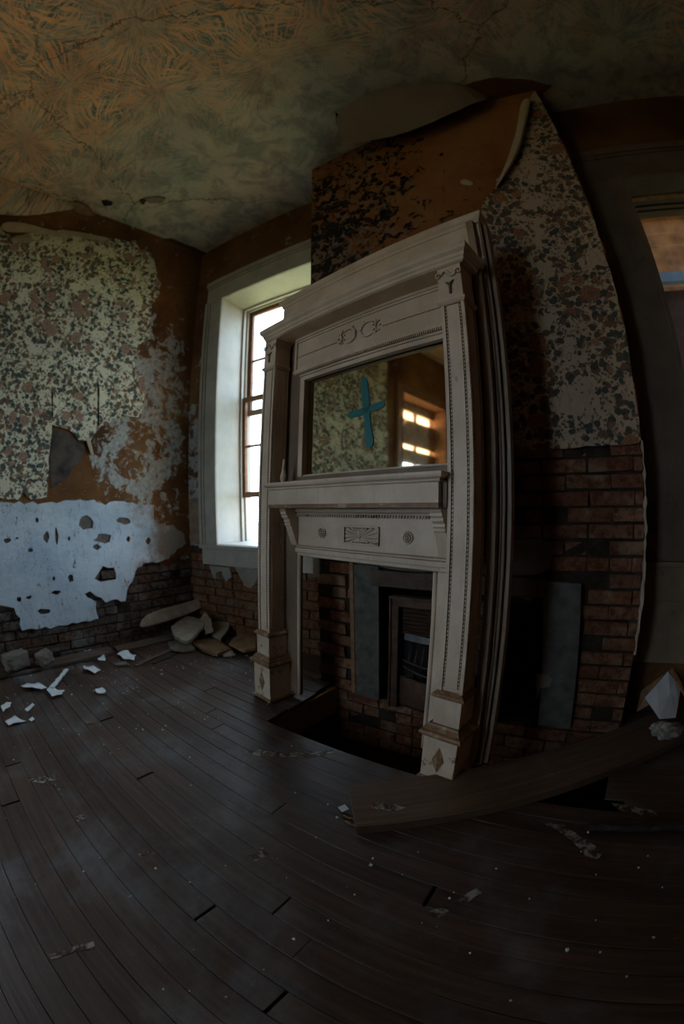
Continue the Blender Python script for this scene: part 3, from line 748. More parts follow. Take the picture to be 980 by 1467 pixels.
# ---- windows
def window(n, W, op, casing_mat, jamb_mat, outer=.205, head=.235, sash=True, lower_lift=0.0, apron=True, depth=.34, portal_on=True, ledge=.05):
    a0, a1, z0, z1 = op
    root = tag(empty('window_%d' % n, W.pt((a0+a1)/2, z0)), kind='structure')
    inv = root.matrix_world.inverted() if False else Matrix.Translation(-Vector(root.location))
    def wb(name, mat, boxes, bevel=.003, par=root):
        m = MB()
        for b in boxes: m.wbox(W, *b)
        m.v = [tuple(Vector(v)-root.location) for v in m.v]
        return m.build(name, mat, par, bevel)
    for s, (c0, c1) in ((-1, (a0-outer, a0)), (1, (a1, a1+outer))):
        inn = (c0, c1)
        e = (c0, c0+.035) if s < 0 else (c1-.035, c1)
        i2 = (c1-.022, c1+.004) if s < 0 else (c0-.004, c0+.022)
        mid = (c0+.035, c0+.06) if s < 0 else (c1-.06, c1-.035)
        wb('casing', casing_mat, [(c0, c1, z0, z1, -.035, 0), (e[0], e[1], z0, z1, -.055, -.03), (i2[0], i2[1], z0, z1, -.042, -.03), (mid[0], mid[1], z0, z1, -.045, -.03)])
    wb('head_casing', casing_mat, [(a0-outer, a1+outer, z1, z1+head-.03, -.035, 0), (a0-outer-.002, a1+outer+.002, z1+head-.05, z1+head, -.055, -.01), (a0-outer, a1+outer, z1+head-.075, z1+head-.05, -.045, -.01), (a0-.004, a1+.004, z1-.004, z1+.02, -.042, -.03)])
    wb('jamb', jamb_mat, [(a0-.02, a0+.004, z0, z1, -.03, depth+.08)])
    wb('jamb', jamb_mat, [(a1-.004, a1+.02, z0, z1, -.03, depth+.08)])
    wb('head_jamb', jamb_mat, [(a0, a1, z1-.005, z1+.02, -.03, depth+.08)])
    wb('parting_bead', jamb_mat, [(a0, a0+.022, z0, z1, depth-.075, depth-.055), (a1-.022, a1, z0, z1, depth-.075, depth-.055), (a0, a1, z1-.022, z1, depth-.075, depth-.055)])
    wb('parting_bead', jamb_mat, [(a0, a0+.018, z0, z1, depth-.015, depth), (a1-.018, a1, z0, z1, depth-.015, depth), (a0, a1, z1-.018, z1, depth-.015, depth)])
    wb('sill', jamb_mat, [(a0-.02, a1+.02, z0-.03, z0+.005, -.02, depth+.12)])
    if apron:
        wb('stool', casing_mat, [(a0-outer-.02, a1+outer+.02, z0-.035, z0, -ledge, 0)])
        wb('apron', casing_mat, [(a0-outer, a1+outer, z0-.175, z0-.035, -.03, 0)])
    if sash:
        zm = z0+(z1-z0)*.53+.0
        for nm, s0, s1, d in (('upper_sash', zm-.03, z1, depth+.03), ('lower_sash', z0+lower_lift, zm+.03+lower_lift*.25, depth-.045)):
            st = .045
            f = wb(nm, M_SASH, [(a0+.004, a0+st, s0, s1, d, d+.035), (a1-st, a1-.004, s0, s1, d, d+.035), (a0+st, a1-st, s1-.045, s1, d, d+.035), (a0+st, a1-st, s0, s0+.05, d, d+.035)])
            am = (a0+a1)/2
            wb('muntin', M_SASH, [(am-.01, am+.01, s0+.05, s1-.045, d+.008, d+.028)], 0, f)
            wb('muntin', M_SASH, [(a0+st, a1-st, (s0+s1)/2-.01, (s0+s1)/2+.01, d+.008, d+.028)], 0, f)
            for i in range(2):
                for j in range(2):
                    x0 = a0+st if i == 0 else am; x1 = am if i == 0 else a1-st; y0 = s0+.05 if j == 0 else (s0+s1)/2; y1 = (s0+s1)/2 if j == 0 else s1-.045
                    wb('pane', M_GLASS, [(x0, x1, y0, y1, d+.016, d+.019)], 0, f)
    if portal_on: portal('window_%d_portal' % n, W.pt((a0+a1)/2, (z0+z1)/2, depth+.16), W.a, (0, 0, 1), a1-a0+.1, z1-z0+.1)
    return root, wb
window(1, WB, W1, M_CASING, M_JAMB, .205, .235, True, .40)
w2, wb2 = window(2, WL, W2, M_SASH, M_RAWWOOD, .12, .14, False)
for s0, s1 in ((2.84, 2.97), (2.31, 2.70), (2.03, 2.24)):
    wb2('window_board', M_PEACH, [(W2[0]-.03, W2[1]+.03, s0, s1, .20, .225)])
wb2('window_post', M_PEACH, [(1.60-.62, 1.60-.56, .8, 2.97, .225, .26)])
wb2('glow_sheet', M_SHEET, [(W2[0]-.02, W2[1]+.02, 2.20, 2.96, .30, .303)], 0)  # added sheet that makes the gaps between the boards glow peach
window(3, WRear, W3, M_CASING, M_JAMB, .15, .18, True, 0)
w4, wb4 = window(4, WR, W4, M_DKCASE, M_DKCASE, .33, .26, False, portal_on=False, apron=False)
# panelled boxing below window 4
wb4('sill_board', M_PANELR, [(-.05, 1.8, .775, .80, -.05, 0)]); wb4('apron_board', M_PANELR, [(0, 1.8, .60, .775, -.022, 0)]); wb4('panel', M_PANELR, [(.02, 1.8, .27, .60, -.012, 0)])
wb4('stop', M_RAWWOOD, [(W4[0], W4[0]+.02, .8, 3.0, .16, .2), (W4[0], W4[1], 2.98, 3.0, .16, .2)])
# enclosed porch seen through window 4
porch = tag(empty('porch', (1.2, 3.4, 0)), 'dim brown boarded porch seen through the right window', 'porch', kind='structure')
def pbox(name, mat, *b):
    m = MB(); m.box(*b); m.v = [tuple(Vector(v)-Vector(porch.location)) for v in m.v]; return m.build(name, mat, porch)
for k in range(26):
    z = -.2+k*.16
    pbox('porch_board', M_BARN, -.3, 4.4, 3.9, 3.93, z, z+.15)
pbox('porch_roof', M_BARN, -.4, 4.4, 2.56, 4.0, 3.95, 4.05); pbox('porch_side', M_BARN, -.4, -.36, 2.56, 4.0, -.8, 4.0)
pbox('blue_beam', M_BLUEBEAM, -.3, 4.4, 3.55, 3.62, 3.02, 3.12)
pbox('lower_boarding', plain('porch_dark_lining', (.05, .022, .016), .9, var=.4), -.3, 4.4, 3.7, 3.74, -.2, 3.0)

# ---- chimney breast: bricks, slips, lintel, skins
def Cp(x, y, d=0.0): return WC.px(x, y, d)
def keepC(a, z):
    if a < 0.02: return False
    if z < .76 and FB[0]-.15 < a < FB[1]+.18 and z > -.02: return False        # slips and firebox
    if z > .85 and a < 1.12: return False
    if z < -.42: return False
    return z < 1.42
nC = lay(WC, wall_chimney, brC, 0.0, WC_LEN, -.40, 1.42, keepC, seed=12, drop=.10)
# back of hearth hole: the foundation face is the same plane; slate slips either side of the opening
s = MB(); s.wbox(WC, .285, .445, -.03, .775, -.045, .01); slip = s.build('stone_slip', M_SLATE, wall_chimney, .004)
s = MB()
vs = [Cp(778, 830), (1.485, .735), (1.52, 0.0), (1.352, 0.0)]
s.v = [tuple(WC.pt(a, z, d)) for d in (-.045, .01) for a, z in vs]; s.f = [(0, 1, 2, 3), (7, 6, 5, 4), (0, 4, 5, 1), (1, 5, 6, 2), (2, 6, 7, 3), (3, 7, 4, 0)]
s.build('stone_slip', M_SLATE, wall_chimney, .004)
m = MB(); m.wbox(WC, .26, .287, -.02, .79, -.05, 0); m.build('slip_edge_strip', M_RAWWOOD, wall_chimney, .002)
m = MB(); m.wbox(WC, .40, 1.32, .665, .755, -.06, .02); m.build('iron_lintel', M_IRON_L, wall_chimney, .006)
plate('plaster_patch', jag([(.27, .78), (.62, .79), (.95, .80), (1.1, .80), (1.1, .762), (.6, .757), (.45, .765), (.27, .76)], .004, .03, 2), [], wallmap(WC), .03, M_PATCHPL, wall_chimney, grid=0)
plate('plaster_patch', jag([Cp(*p) for p in [(730, 774), (775, 771), (790, 778), (791, 795), (786, 815), (765, 822), (730, 822)]], .006, .03, 6), [], wallmap(WC), .03, M_PATCHPL, wall_chimney, grid=0)
plate('plaster_patch', jag([Cp(*p) for p in [(745, 827), (776, 830), (772, 850), (760, 858), (746, 852)]], .004, .03, 8), [], wallmap(WC), .05, M_GREYBLK, wall_chimney, grid=0)
plate('white_edge_block', [(-.02, .80), (.03, .80), (.03, .672), (-.02, .672)], [], wallmap(WC), .02, M_WHITEPL, wall_chimney, grid=0)
plate('plaster_patch', jag([Cp(*p) for p in [(770, 960), (786, 960), (792, 968), (788, 978), (776, 980), (770, 1000)]], .004, .03, 9), [], lambda a, z, h: WC.pt(a, z, -h-.044), .004, M_PATCHPL, wall_chimney, grid=0)
# upper skin of mouldy orange paper over plaster
plate('orange_paper_skin', jag([(-.004, 1.36), (.6, 1.40), (1.12, 1.36), (WC_LEN, 1.37), (WC_LEN, CEIL), (-.004, CEIL)], .006, .05, 11), [], wallmap(WC), .018, M_MOULD, wall_chimney, grid=.3)
m = MB(); m.wbox(WC, -.006, 0, .78, CEIL, -.018, .3); m.build('orange_paper_skin', M_BROWN, wall_chimney)
fp = [Cp(*p) for p in [(761, 143), (752, 165), (750, 190), (742, 215), (728, 240), (712, 262), (712, 272), (700, 285), (692, 300), (694, 320)]] + [(1.12, 2.2), (1.12, 1.33)] + [Cp(*p) for p in [(740, 655), (760, 645), (800, 644), (850, 640), (912, 636)]] + [(WC_LEN-.004, 1.36), (WC_LEN-.004, 3.76)]
plate('floral_wallpaper', jag(fp, .005, .03, 21), [], lambda a, z, h: WC.pt(a, z, -(h+.018)), .003, M_PAPER_C, wall_chimney, grid=.08, relief=lambda a, z: .003+.006*abs(noise.noise((a*4, z*2, 7))))
# curled-back edge of that sheet
def csheet(name, rows_px, mat, thick=.003, parent=None): return px_sheet(name, rows_px, WC, 0, thick, mat, parent or wall_chimney)
csheet('wallpaper_curl', [[(745, 143, .02), (742, 175, .02), (735, 205, .02), (722, 240, .02), (706, 278, .02)], [(756, 138, .10), (754, 168, .12), (748, 200, .12), (733, 235, .11), (712, 266, .08)], [(763, 142, .05), (753, 180, .05), (748, 210, .05), (733, 240, .04), (713, 268, .03)]], M_CREAMPAPER)
csheet('paper_scrap', [[(657, 258, .03), (668, 255, .03), (680, 262, .03)], [(660, 265, .05), (670, 265, .04), (676, 267, .04)]], M_CREAMPAPER)
# mould flakes standing proud
rf = random.Random(31)
flk = MB()
for i in range(150):
    x = 455+abs(rf.gauss(0, 1))*70; y = 345-(x-455)*.55-rf.uniform(-25, 95)+ (0)
    if x > 680: continue
    a, z = Cp(x, y)
    if z > 3.6 or z < 2.3 or a < .03 or a > 1.1: continue
    b_ = blob(0, 0, rf.uniform(.008, .028), rf.uniform(.006, .02), 6, i, .4); t_ = rf.uniform(.006, .02)
    base = len(flk.v); tilt = rf.uniform(-.5, .5)
    flk.v += [tuple(WC.pt(a+p, z+q, -(.020+t_+tilt*q))) for p, q in b_]+[tuple(WC.pt(a+p, z+q, -(.018+t_*.6+tilt*q))) for p, q in b_]
    flk.f += [tuple(range(base, base+6)), tuple(range(base+6, base+12))[::-1]]+[(base+j, base+6+j, base+6+(j+1) % 6, base+(j+1) % 6) for j in range(6)]
tag(flk.build('mould_flakes', plain('black_mould_flakes', (.018, .013, .010), .9, var=.6, scale=60), wall_chimney), kind='stuff')
# ceiling-paper that has peeled away over the chimney
rowsC = []
for (xa, ya, da), (xb, yb, db_) in [((478, 165, .03), (485, 205, .20)), ((520, 135, .01), (540, 203, .26)), ((570, 122, .01), (590, 190, .28)), ((625, 117, .01), (645, 165, .26)), ((655, 117, .01), (690, 143, .18)), ((680, 128, .02), (703, 140, .08))]:
    p = C2(xa, ya, CEIL-da); q = C2(xb, yb, CEIL-db_)
    rowsC.append([p, p.lerp(q, .35)+Vector((0, 0, .02)), p.lerp(q, .7)+Vector((0, 0, .015)), q])
flap('peeled_ceiling_paper', rowsC, .004, M_CEILPAPER, ceiling)
rag = []
for i, x in enumerate(range(535, 700, 11)):
    y = 203-(x-535)*.40+rf.uniform(-4, 5); a, z = Cp(x, y, -.03); p = WC.pt(a, z, -.05-rf.uniform(0, .04)); a2, z2 = Cp(x+rf.uniform(-3, 3), y+rf.uniform(5, 13), -.03)
    rag.append([p+Vector((0, 0, .03)), WC.pt(a2, z2, -.03-rf.uniform(0, .05))])
flap('torn_plaster_edge', rag, .008, plain('crumbling_dark_edge', (.10, .075, .05), .9, var=.7, scale=30, bump=.6), ceiling)
csheet('paper_curl', [[(541, 183, .06), (552, 186, .05)], [(540, 200, .10), (552, 196, .06)]], M_CREAMPAPER, .003, ceiling)
ceil_piece('bare_brown_ceiling_patch', [(668, 122), (700, 112), (745, 113), (790, 122), (770, 140), (730, 142), (700, 141)], .003, .006, M_BROWN, 0)
ceil_piece('gap_dark_patch', [(480, 160), (492, 168), (500, 186), (482, 178)], .002, .006, M_SOOT_VOID, 0)  # black plate, gap darkness put into its colour
# torn vertical plaster edge at the right corner of the breast
ed = jag([(WC_LEN-.004, .40), (WC_LEN+.008, .40), (WC_LEN+.010, 1.0), (WC_LEN+.006, 1.36), (WC_LEN, 1.36)], .006, .03, 17)
plate('torn_plaster_edge', ed, [], lambda a, z, h: WC.pt(a, z, -h+.0), .02, M_CREAMPAPER, wall_chimney, grid=0)

# brown frieze above window 4 and trim
m = MB(); m.wbox(WR, 0, 2.4, 3.30, CEIL, -.012, 0); m.build('brown_plaster_skin', M_BROWN, wall_back_right)

# ================================================================== MANTEL (leans back on the chimney; feet pulled out over the hearth hole)
az = -.109
u0 = Vector((math.cos(az), math.sin(az), 0)); f0 = Vector((-math.sin(az), math.cos(az), 0))
mv = (Vector((0, 0, 1))+.013*u0+.045*f0).normalized(); u0 = (u0-mv*u0.dot(mv)).normalized(); w0 = mv.cross(u0)
mantel = bpy.data.objects.new('mantelpiece', None); COL.objects.link(mantel)
mantel.matrix_world = Matrix.Translation((-1.039, 1.287, 0)) @ Matrix((u0, w0, mv)).transposed().to_4x4()
tag(mantel, 'tall cracked cream painted overmantel with mirror leaning over the hearth hole', 'mantelpiece')
# local frame: x along, y into the wall, z up
def part(name, mb, mat=M_MANTEL, parent=None, bevel=.0015, smooth=False): return mb.build(name, mat, parent or mantel, bevel, smooth)
def beads(mb, x, y, z0, z1, r=.0052, step=.0150):
    z = z0
    while z < z1: mb.ball((x, y, z), r, r, r*1.15, 6, 3); z += step
def leg(sg):
    A1, P1, A2, P2, A3, P3 = (.637, .148, .625, .114, .618, .101)
    def X(a, p): return (a-p, a) if sg > 0 else (-a, -a+p)
    dd = .165 if sg > 0 else .175
    # plinth
    x0, x1 = X(A1, P1)
    m = MB(); m.box(x0, x1, 0, dd, .0, .222)
    pl = part('plinth', m, M_MANTEL_WORN, None, .002)
    m = MB(); cx = (x0+x1)/2; cz = .115
    m.v = [(cx, -.003, cz+.062), (cx+.026, -.003, cz), (cx, -.003, cz-.062), (cx-.026, -.003, cz), (cx, -.014, cz), (cx, .01, cz+.06), (cx+.025, .01, cz), (cx, .01, cz-.06), (cx-.025, .01, cz)]
    m.f = [(0, 1, 4), (1, 2, 4), (2, 3, 4), (3, 0, 4), (0, 5, 6, 1), (1, 6, 7, 2), (2, 7, 8, 3), (3, 8, 5, 0)]
    part('carved_diamond', m, M_MANTEL_EDGE, pl, 0)
    m = MB(); m.skirt(x0, x1, 0, dd, [(.006, 0), (.010, .004), (.010, .012), (.002, .020)]); part('base_trim', m, M_MANTEL_EDGE, pl, 0)
    m = MB(); m.skirt(x0, x1, 0, dd, [(.002, .215), (.014, .222), (.018, .232), (.014, .242), (.004, .246), (.004, .252), (-.006, .262), (-.010, .272)]); part('plinth_cap', m, M_MANTEL_EDGE, None, 0)
    # dado block
    x0, x1 = X(A2, P2); m = MB(); m.box(x0, x1, .018, dd-.03, .262, .392); part('dado_block', m, M_MANTEL_WORN, None, .0015)
    m = MB(); m.skirt(x0, x1, .018, dd-.03, [(0, .384), (.010, .390), (.013, .397), (.008, .404), (0, .408), (-.008, .413)]); part('dado_cap', m, M_MANTEL_EDGE, None, 0)
    # shaft: core with raised stiles so that the panel is sunk, beads in the quirks
    x0, x1 = X(A3, P3); y0, y1 = .027, .130; z0, z1 = .41, 1.895
    m = MB(); m.box(x0+.004, x1-.004, y0+.007, y1, z0, z1)
    for a, b in ((x0, x0+.014), (x1-.014, x1)): m.box(a, b, y0, y0+.02, z0, z1)
    m.box(x0+.024, x1-.024, y0+.001, y0+.02, z0+.022, z1-.02)
    for a, b in ((y0, y0+.014), (y1-.014, y1)):
        for xx in (x0, x1): m.box(min(xx, xx-sg*0)-.0005, xx+.0005, a, b, z0, z1)
    xo = x1 if sg > 0 else x0
    for xx, s in ((x0, -1), (x1, 1)):
        m.box(min(xx, xx-s*.006), max(xx, xx-s*.006), y0+.024, y1-.024, z0+.022, z1-.02)
    sh = part('pilaster_shaft', m, M_MANTEL, None, .0012)
    gm = MB()
    for a in (x0+.0145, x1-.0235): gm.box(a, a+.009, y0+.0060, y0+.012, z0+.02, z1-.01)
    part('quirk_shade', gm, M_MANTEL_DARK, sh, 0)  # dark strips put groove shade into the colour behind the beads
    b = MB()
    beads(b, x0+.0195, y0+.006, z0+.03, z1-.02); beads(b, x1-.0195, y0+.006, z0+.03, z1-.02); beads(b, x1-.001 if sg > 0 else x0+.001, y0+.001, z0+.01, z1-.01, .0046)
    for xx in (x0, x1):
        beads(b, xx, y0+.019, z0+.03, z1-.02, .0046); beads(b, xx, y1-.019, z0+.03, z1-.02, .0046)
    tag(part('bead_trim', b, M_MANTEL, sh, 0), kind='stuff')
    # neck mould, capital block, abacus
    m = MB(); m.skirt(x0, x1, y0, y1, [(0, 1.880), (.006, 1.884), (.012, 1.892), (.012, 1.900), (.004, 1.906)]); part('neck_moulding', m, M_MANTEL, None, 0)
    m = MB(); m.box(x0-.002, x1+.002, y0-.004, y1, 1.905, 2.085); cap = part('capital_block', m, M_MANTEL, None, .0015)
    m = MB(); yf = y0-.006; cx = (x0+x1)/2
    for k, sx in enumerate((-1, 1)):
        pts = [(cx+sx*(.052-.016*(1-t)*math.cos(t*9)) , yf-.004, 2.020+.016*(1-t)*math.sin(t*9)) for t in [i/22 for i in range(20)]]
        m.tube([(p[0]-sx*.006, p[1], p[2]) for p in pts], .0042, 6)
    pts = [(cx-.034+.068*t, yf-.003, 2.016+.016*math.sin(t*6.28)+.006) for t in [i/10 for i in range(11)]]
    m.tube(pts, [.003+.004*math.sin(math.pi*i/10) for i in range(11)], 6)
    part('volute', m, M_MANTEL, cap, 0, True)
    m = MB(); m.tube([(cx, yf-.001, 1.925), (cx, yf-.004, 1.965)], .006, 6); m.tube([(cx-.020, yf-.002, 1.985), (cx-.006, yf-.006, 1.972), (cx, yf-.004, 1.962)], [.002, .006, .004], 6); m.tube([(cx+.020, yf-.002, 1.985), (cx+.006, yf-.006, 1.972), (cx, yf-.004, 1.962)], [.002, .006, .004], 6)
    part('carved_torch', m, M_MANTEL_DARK, cap, 0, True)
leg(-1); leg(1)

# crown: mitred cornice with its soffit
m = MB(); m.skirt(-.605, .640, .014, .25, [(-.006, 2.060), (.004, 2.066), (.006, 2.078), (.012, 2.084), (.014, 2.096), (.026, 2.108), (.030, 2.120), (.030, 2.134)])
part('crown_cornice', m, M_MANTEL, None, 0)
# upper board with cove and top cornice
m = MB(); m.box(-.665, .672, .175, .235, 2.13, 2.40); part('upper_board', m, M_MANTEL, None, .002)
m = MB(); m.skirt(-.665, .672, .175, .235, [(0, 2.375), (.006, 2.378), (.008, 2.392), (.018, 2.402), (.026, 2.416), (.026, 2.428)]); part('top_cornice', m, M_MANTEL, None, 0)
m = MB(); m.skirt(-.665, .672, .175, .22, [(0, 2.16), (.004, 2.163), (.004, 2.172), (0, 2.175)]); part('flat_moulding', m, M_MANTEL, None, 0)
# frieze above the mirror (recessed), frame and mirror
YF = .125
m = MB(); m.box(-.455, .52, YF, YF+.04, 1.845, 2.075); fr = part('upper_frieze', m, M_MANTEL, None, .001)
m = MB(); m.box(-.455, .52, YF-.012, YF+.01, 2.045, 2.075); m.box(-.455, .52, YF-.006, YF+.01, 2.032, 2.046)
m.box(-.455, -.440, YF-.010, YF+.01, 1.84, 2.05); m.box(-.455, .52, YF-.016, YF+.012, 1.842, 1.856); m.box(-.455, .52, YF-.008, YF+.012, 1.856, 1.870); part('frieze_frame', m, M_MANTEL, fr, .001)
b = MB(); x = -.43
while x < .5: b.box(x, x+.0055, YF-.020, YF-.008, 1.828, 1.840); x += .0105
tag(part('dentil_trim', b, M_MANTEL, fr, 0), kind='stuff')
m = MB(); cx = -.02+.03; cz = 1.955; yy = YF-.004
for sx in (-1, 1):
    pts = []
    for i in range(17):
        t = i/16; ang = 2.4-4.6*t; r_ = .046
        pts.append((cx+sx*(.062-r_*math.cos(ang)*-1*-1+0), yy, cz+r_*.85*math.sin(ang)))
    m.tube(pts, [.0025+.0048*math.sin(math.pi*i/16) for i in range(17)], 6)
    m.tube([(cx+sx*.10, yy, cz+.045), (cx+sx*.115, yy, cz+.02), (cx+sx*.105, yy, cz-.005), (cx+sx*.12, yy, cz-.03)], [.002, .006, .006, .002], 6)
    for k in range(7):
        a_ = k*.9; m.ball((cx+sx*(.112+.020*math.cos(a_)), yy, cz+.030*math.sin(a_)), .010, .006, .006, 6, 3)
    m.ball((cx+sx*.035, yy, cz+.045), .008, .006, .006, 6, 3)
part('carved_scroll', m, M_MANTEL, fr, 0, True)
b = MB()
for sx in (-1, 1):
    for i in range(26):
        t = i/25; b.ball((cx+sx*(.15+t*.30), YF-.002, cz-.012-.0*t), .0055, .005, .0042, 6, 3)
tag(part('carved_bead_string', b, M_MANTEL_WORN, fr, 0, True), kind='stuff')
# side boards beside the mirror and below the shelf
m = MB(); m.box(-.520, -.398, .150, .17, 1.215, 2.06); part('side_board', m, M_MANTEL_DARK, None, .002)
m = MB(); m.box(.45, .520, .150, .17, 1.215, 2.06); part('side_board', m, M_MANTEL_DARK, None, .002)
m = MB()
m.box(-.412, .50, .128, .16, 1.795, 1.842); m.box(-.412, -.378, .128, .16, 1.26, 1.80); m.box(.47, .50, .128, .16, 1.26, 1.80)
m.box(-.40, .49, .135, .17, 1.235, 1.272)
m.box(-.412, .50, .120, .15, 1.818, 1.830)
m.box(-.412, -.380, .15, .168, 1.26, 1.80); m.box(.478, .50, .15, .168, 1.26, 1.80)
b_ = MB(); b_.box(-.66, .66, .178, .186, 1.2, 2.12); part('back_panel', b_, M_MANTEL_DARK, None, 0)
mf = part('mirror_frame', m, M_MANTEL, None, .002)
m = MB(); m.box(-.40, .49, .118, .16, 1.228, 1.262); part('mirror_bottom_rail', m, M_MANTEL_DARK, mf, .003)
m = MB(); m.box(-.405, .495, .166, .170, 1.245, 1.82); mir = part('mirror', m, M_MIRROR, None, 0)
# bevelled rim of the glass
m = MB()
m.v = [(-.380, .1655, 1.266), (.474, .1655, 1.266), (.474, .1655, 1.798), (-.380, .1655, 1.798), (-.350, .1635, 1.290), (.450, .1635, 1.290), (.450, .1635, 1.774), (-.350, .1635, 1.774)]
m.f = [(0, 1, 5, 4), (1, 2, 6, 5), (2, 3, 7, 6), (3, 0, 4, 7)]
# sprayed teal cross
def mp(x, y):   # pixel -> local mantel coordinates on the mirror plane
    q = on_plane(x, y, mantel.matrix_world @ Vector((0, .163, 0)), w0); return mantel.matrix_world.inverted() @ q
cp = [mp(*p) for p in [(521, 546), (523, 565), (525, 590), (527, 612), (529, 634)]]
ch = [mp(*p) for p in [(502, 594), (514, 591), (530, 586), (547, 579)]]
def stroke(pts, hw, y=.164):
    n = len(pts); out = []
    for s in (1, -1):
        seq = range(n) if s > 0 else range(n-1, -1, -1)
        for i in seq:
            d = (pts[min(i+1, n-1)]-pts[max(i-1, 0)]).normalized(); nn = Vector((-d.z, 0, d.x))*s; out.append((pts[i].x+nn.x*hw[i], pts[i].z+nn.z*hw[i]))
        e = pts[-1] if s > 0 else pts[0]; d = (pts[-1]-pts[-2]).normalized() if s > 0 else (pts[0]-pts[1]).normalized(); h = hw[-1] if s > 0 else hw[0]
        nn = Vector((-d.z, 0, d.x))
        for k in (45, 90, 135): t_ = R(k); v = nn*math.cos(t_)+d*math.sin(t_); out.append((e.x+v.x*h, e.z+v.z*h))
    return out
for pts, hw in ((cp, [.020, .021, .019, .018, .025]), (ch, [.018, .016, .015, .017])):
    o_ = stroke(pts, hw)
    plate('teal_paint_stroke', o_, [], lambda a, b, h: Vector((a, .1640-h, b)), .0015, M_TEAL, mir, grid=0)
# shelf
m = MB(); m.box(-.478, .497, -.004, .13, 1.112, 1.190); sf = part('shelf', m, M_MANTEL, None, .0015)
m = MB(); m.skirt(-.478, .497, -.004, .16, [(.004, 1.186), (.010, 1.190), (.010, 1.198), (.020, 1.204), (.024, 1.212), (.024, 1.222)]); part('shelf_moulding', m, M_MANTEL, sf, 0)
b = MB(); x = -.48
while x < .5: b.ball((x, -.016, 1.198), .003, .003, .003, 6, 3); x += .0085
tag(part('shelf_bead', b, M_MANTEL, sf, 0), kind='stuff')
m = MB(); m.box(-.482, .500, -.008, .13, 1.094, 1.112); part('shelf_underside_trim', m, M_MANTEL_EDGE, sf, .002)
m = MB(); m.box(.500, .518, .02, .13, 1.095, 1.19); part('shelf_end_block', m, M_MANTEL_DARK, sf, .001)
# lower frieze with rosettes, sunburst and egg moulding
YL = .120
m = MB(); m.box(-.395, .515, YL, YL+.03, .895, 1.10); lf = part('lower_frieze', m, M_MANTEL, None, .001)
m = MB(); m.box(-.395, .515, YL-.026, YL, 1.076, 1.096); m.box(-.395, .515, YL-.014, YL, 1.062, 1.076); part('frieze_moulding', m, M_MANTEL, lf, .003)
b = MB(); x = -.385
while x < .51: b.ball((x, YL-.016, 1.060), .0058, .006, .008, 6, 4); x += .0145
tag(part('egg_moulding', b, M_MANTEL_WORN, lf, 0, True), kind='stuff')
m = MB(); m.box(-.395, .515, YL-.014, YL+.03, .868, .892); m.box(-.395, .515, YL-.006, YL+.02, .892, .904); m.box(-.39, .515, YL+.0, YL+.03, .85, .87); part('frieze_base_moulding', m, M_MANTEL, lf, .004)
b = MB(); x = -.385
while x < .51: b.ball((x, YL-.009, .905), .0038, .004, .0038, 6, 3); x += .0095
tag(part('bead_trim', b, M_MANTEL, lf, 0), kind='stuff')
for cx in (-.205, .292):
    m = MB(); Mx = Matrix.Translation((cx, YL, .976)) @ Matrix.Rotation(math.pi/2, 4, 'X')
    m.lathe([(.024, 0), (.026, .006), (.022, .010), (.019, .006), (.0185, .004)], n=20, M=Mx)
    for k in range(10): t = k*math.pi/5; m.ball((cx+.0125*math.cos(t), YL-.006, .976+.0125*math.sin(t)), .0055, .006, .0055, 6, 3)
    m.ball((cx, YL-.008, .976), .006, .006, .006, 8, 4); part('rosette', m, M_MANTEL_WORN, lf, 0, True)
m = MB(); X0, X1, Z0, Z1 = -.058, .146, .934, 1.016
for bx in ((X0, X1, Z1-.006, Z1), (X0, X1, Z0, Z0+.006), (X0, X0+.006, Z0, Z1), (X1-.006, X1, Z0, Z1)): m.box(bx[0], bx[1], YL-.010, YL+.002, bx[2], bx[3])
cx, cz = .036, .968
for k in range(26):
    t = 2*math.pi*k/26; dx, dz = math.cos(t), math.sin(t)
    L = min((X1-.008-cx)/dx if dx > 1e-6 else 9, (X0+.008-cx)/dx if dx < -1e-6 else 9, (Z1-.008-cz)/dz if dz > 1e-6 else 9, (Z0+.008-cz)/dz if dz < -1e-6 else 9)
    sw = .16
    pts = [(cx+dx*L*s_, YL-.003, cz+dz*L*s_+sw*.0*s_) for s_ in (.12, .5, .98)]
    m.tube(pts, [.0012, .0045, .0062 if abs(dx) > .5 else .004], 5)
m.ball((cx, YL-.005, cz), .008, .005, .008, 8, 4)
part('sunburst_panel', m, M_MANTEL_WORN, lf, 0)
# brackets
for x0, x1 in ((-.432, -.385), (.440, .492)):
    m = MB(); prof = [(.128, 1.094), (.030, 1.094), (.026, 1.086), (.034, 1.076), (.034, 1.066), (.044, 1.058), (.044, 1.048), (.060, 1.036), (.058, 1.026), (.066, 1.020), (.062, 1.010), (.070, 1.004), (.112, .905), (.128, .900)]
    m.extrude(prof, x0, x1); part('bracket', m, M_MANTEL, None, .0015)
# inner leg boards with rounded edge
for s in (-1, 1):
    m = MB(); xa, xb = sorted((s*.520, s*.400)); m.box(xa, xb, .148, .168, .04, 1.095)
    e = -.408 if s < 0 else .408
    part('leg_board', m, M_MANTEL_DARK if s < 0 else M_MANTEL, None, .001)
    m = MB(); m.tube([(e, .150, .04), (e, .150, .87)], .011, 8); part('leg_bead', m, M_MANTEL, None, 0, True)
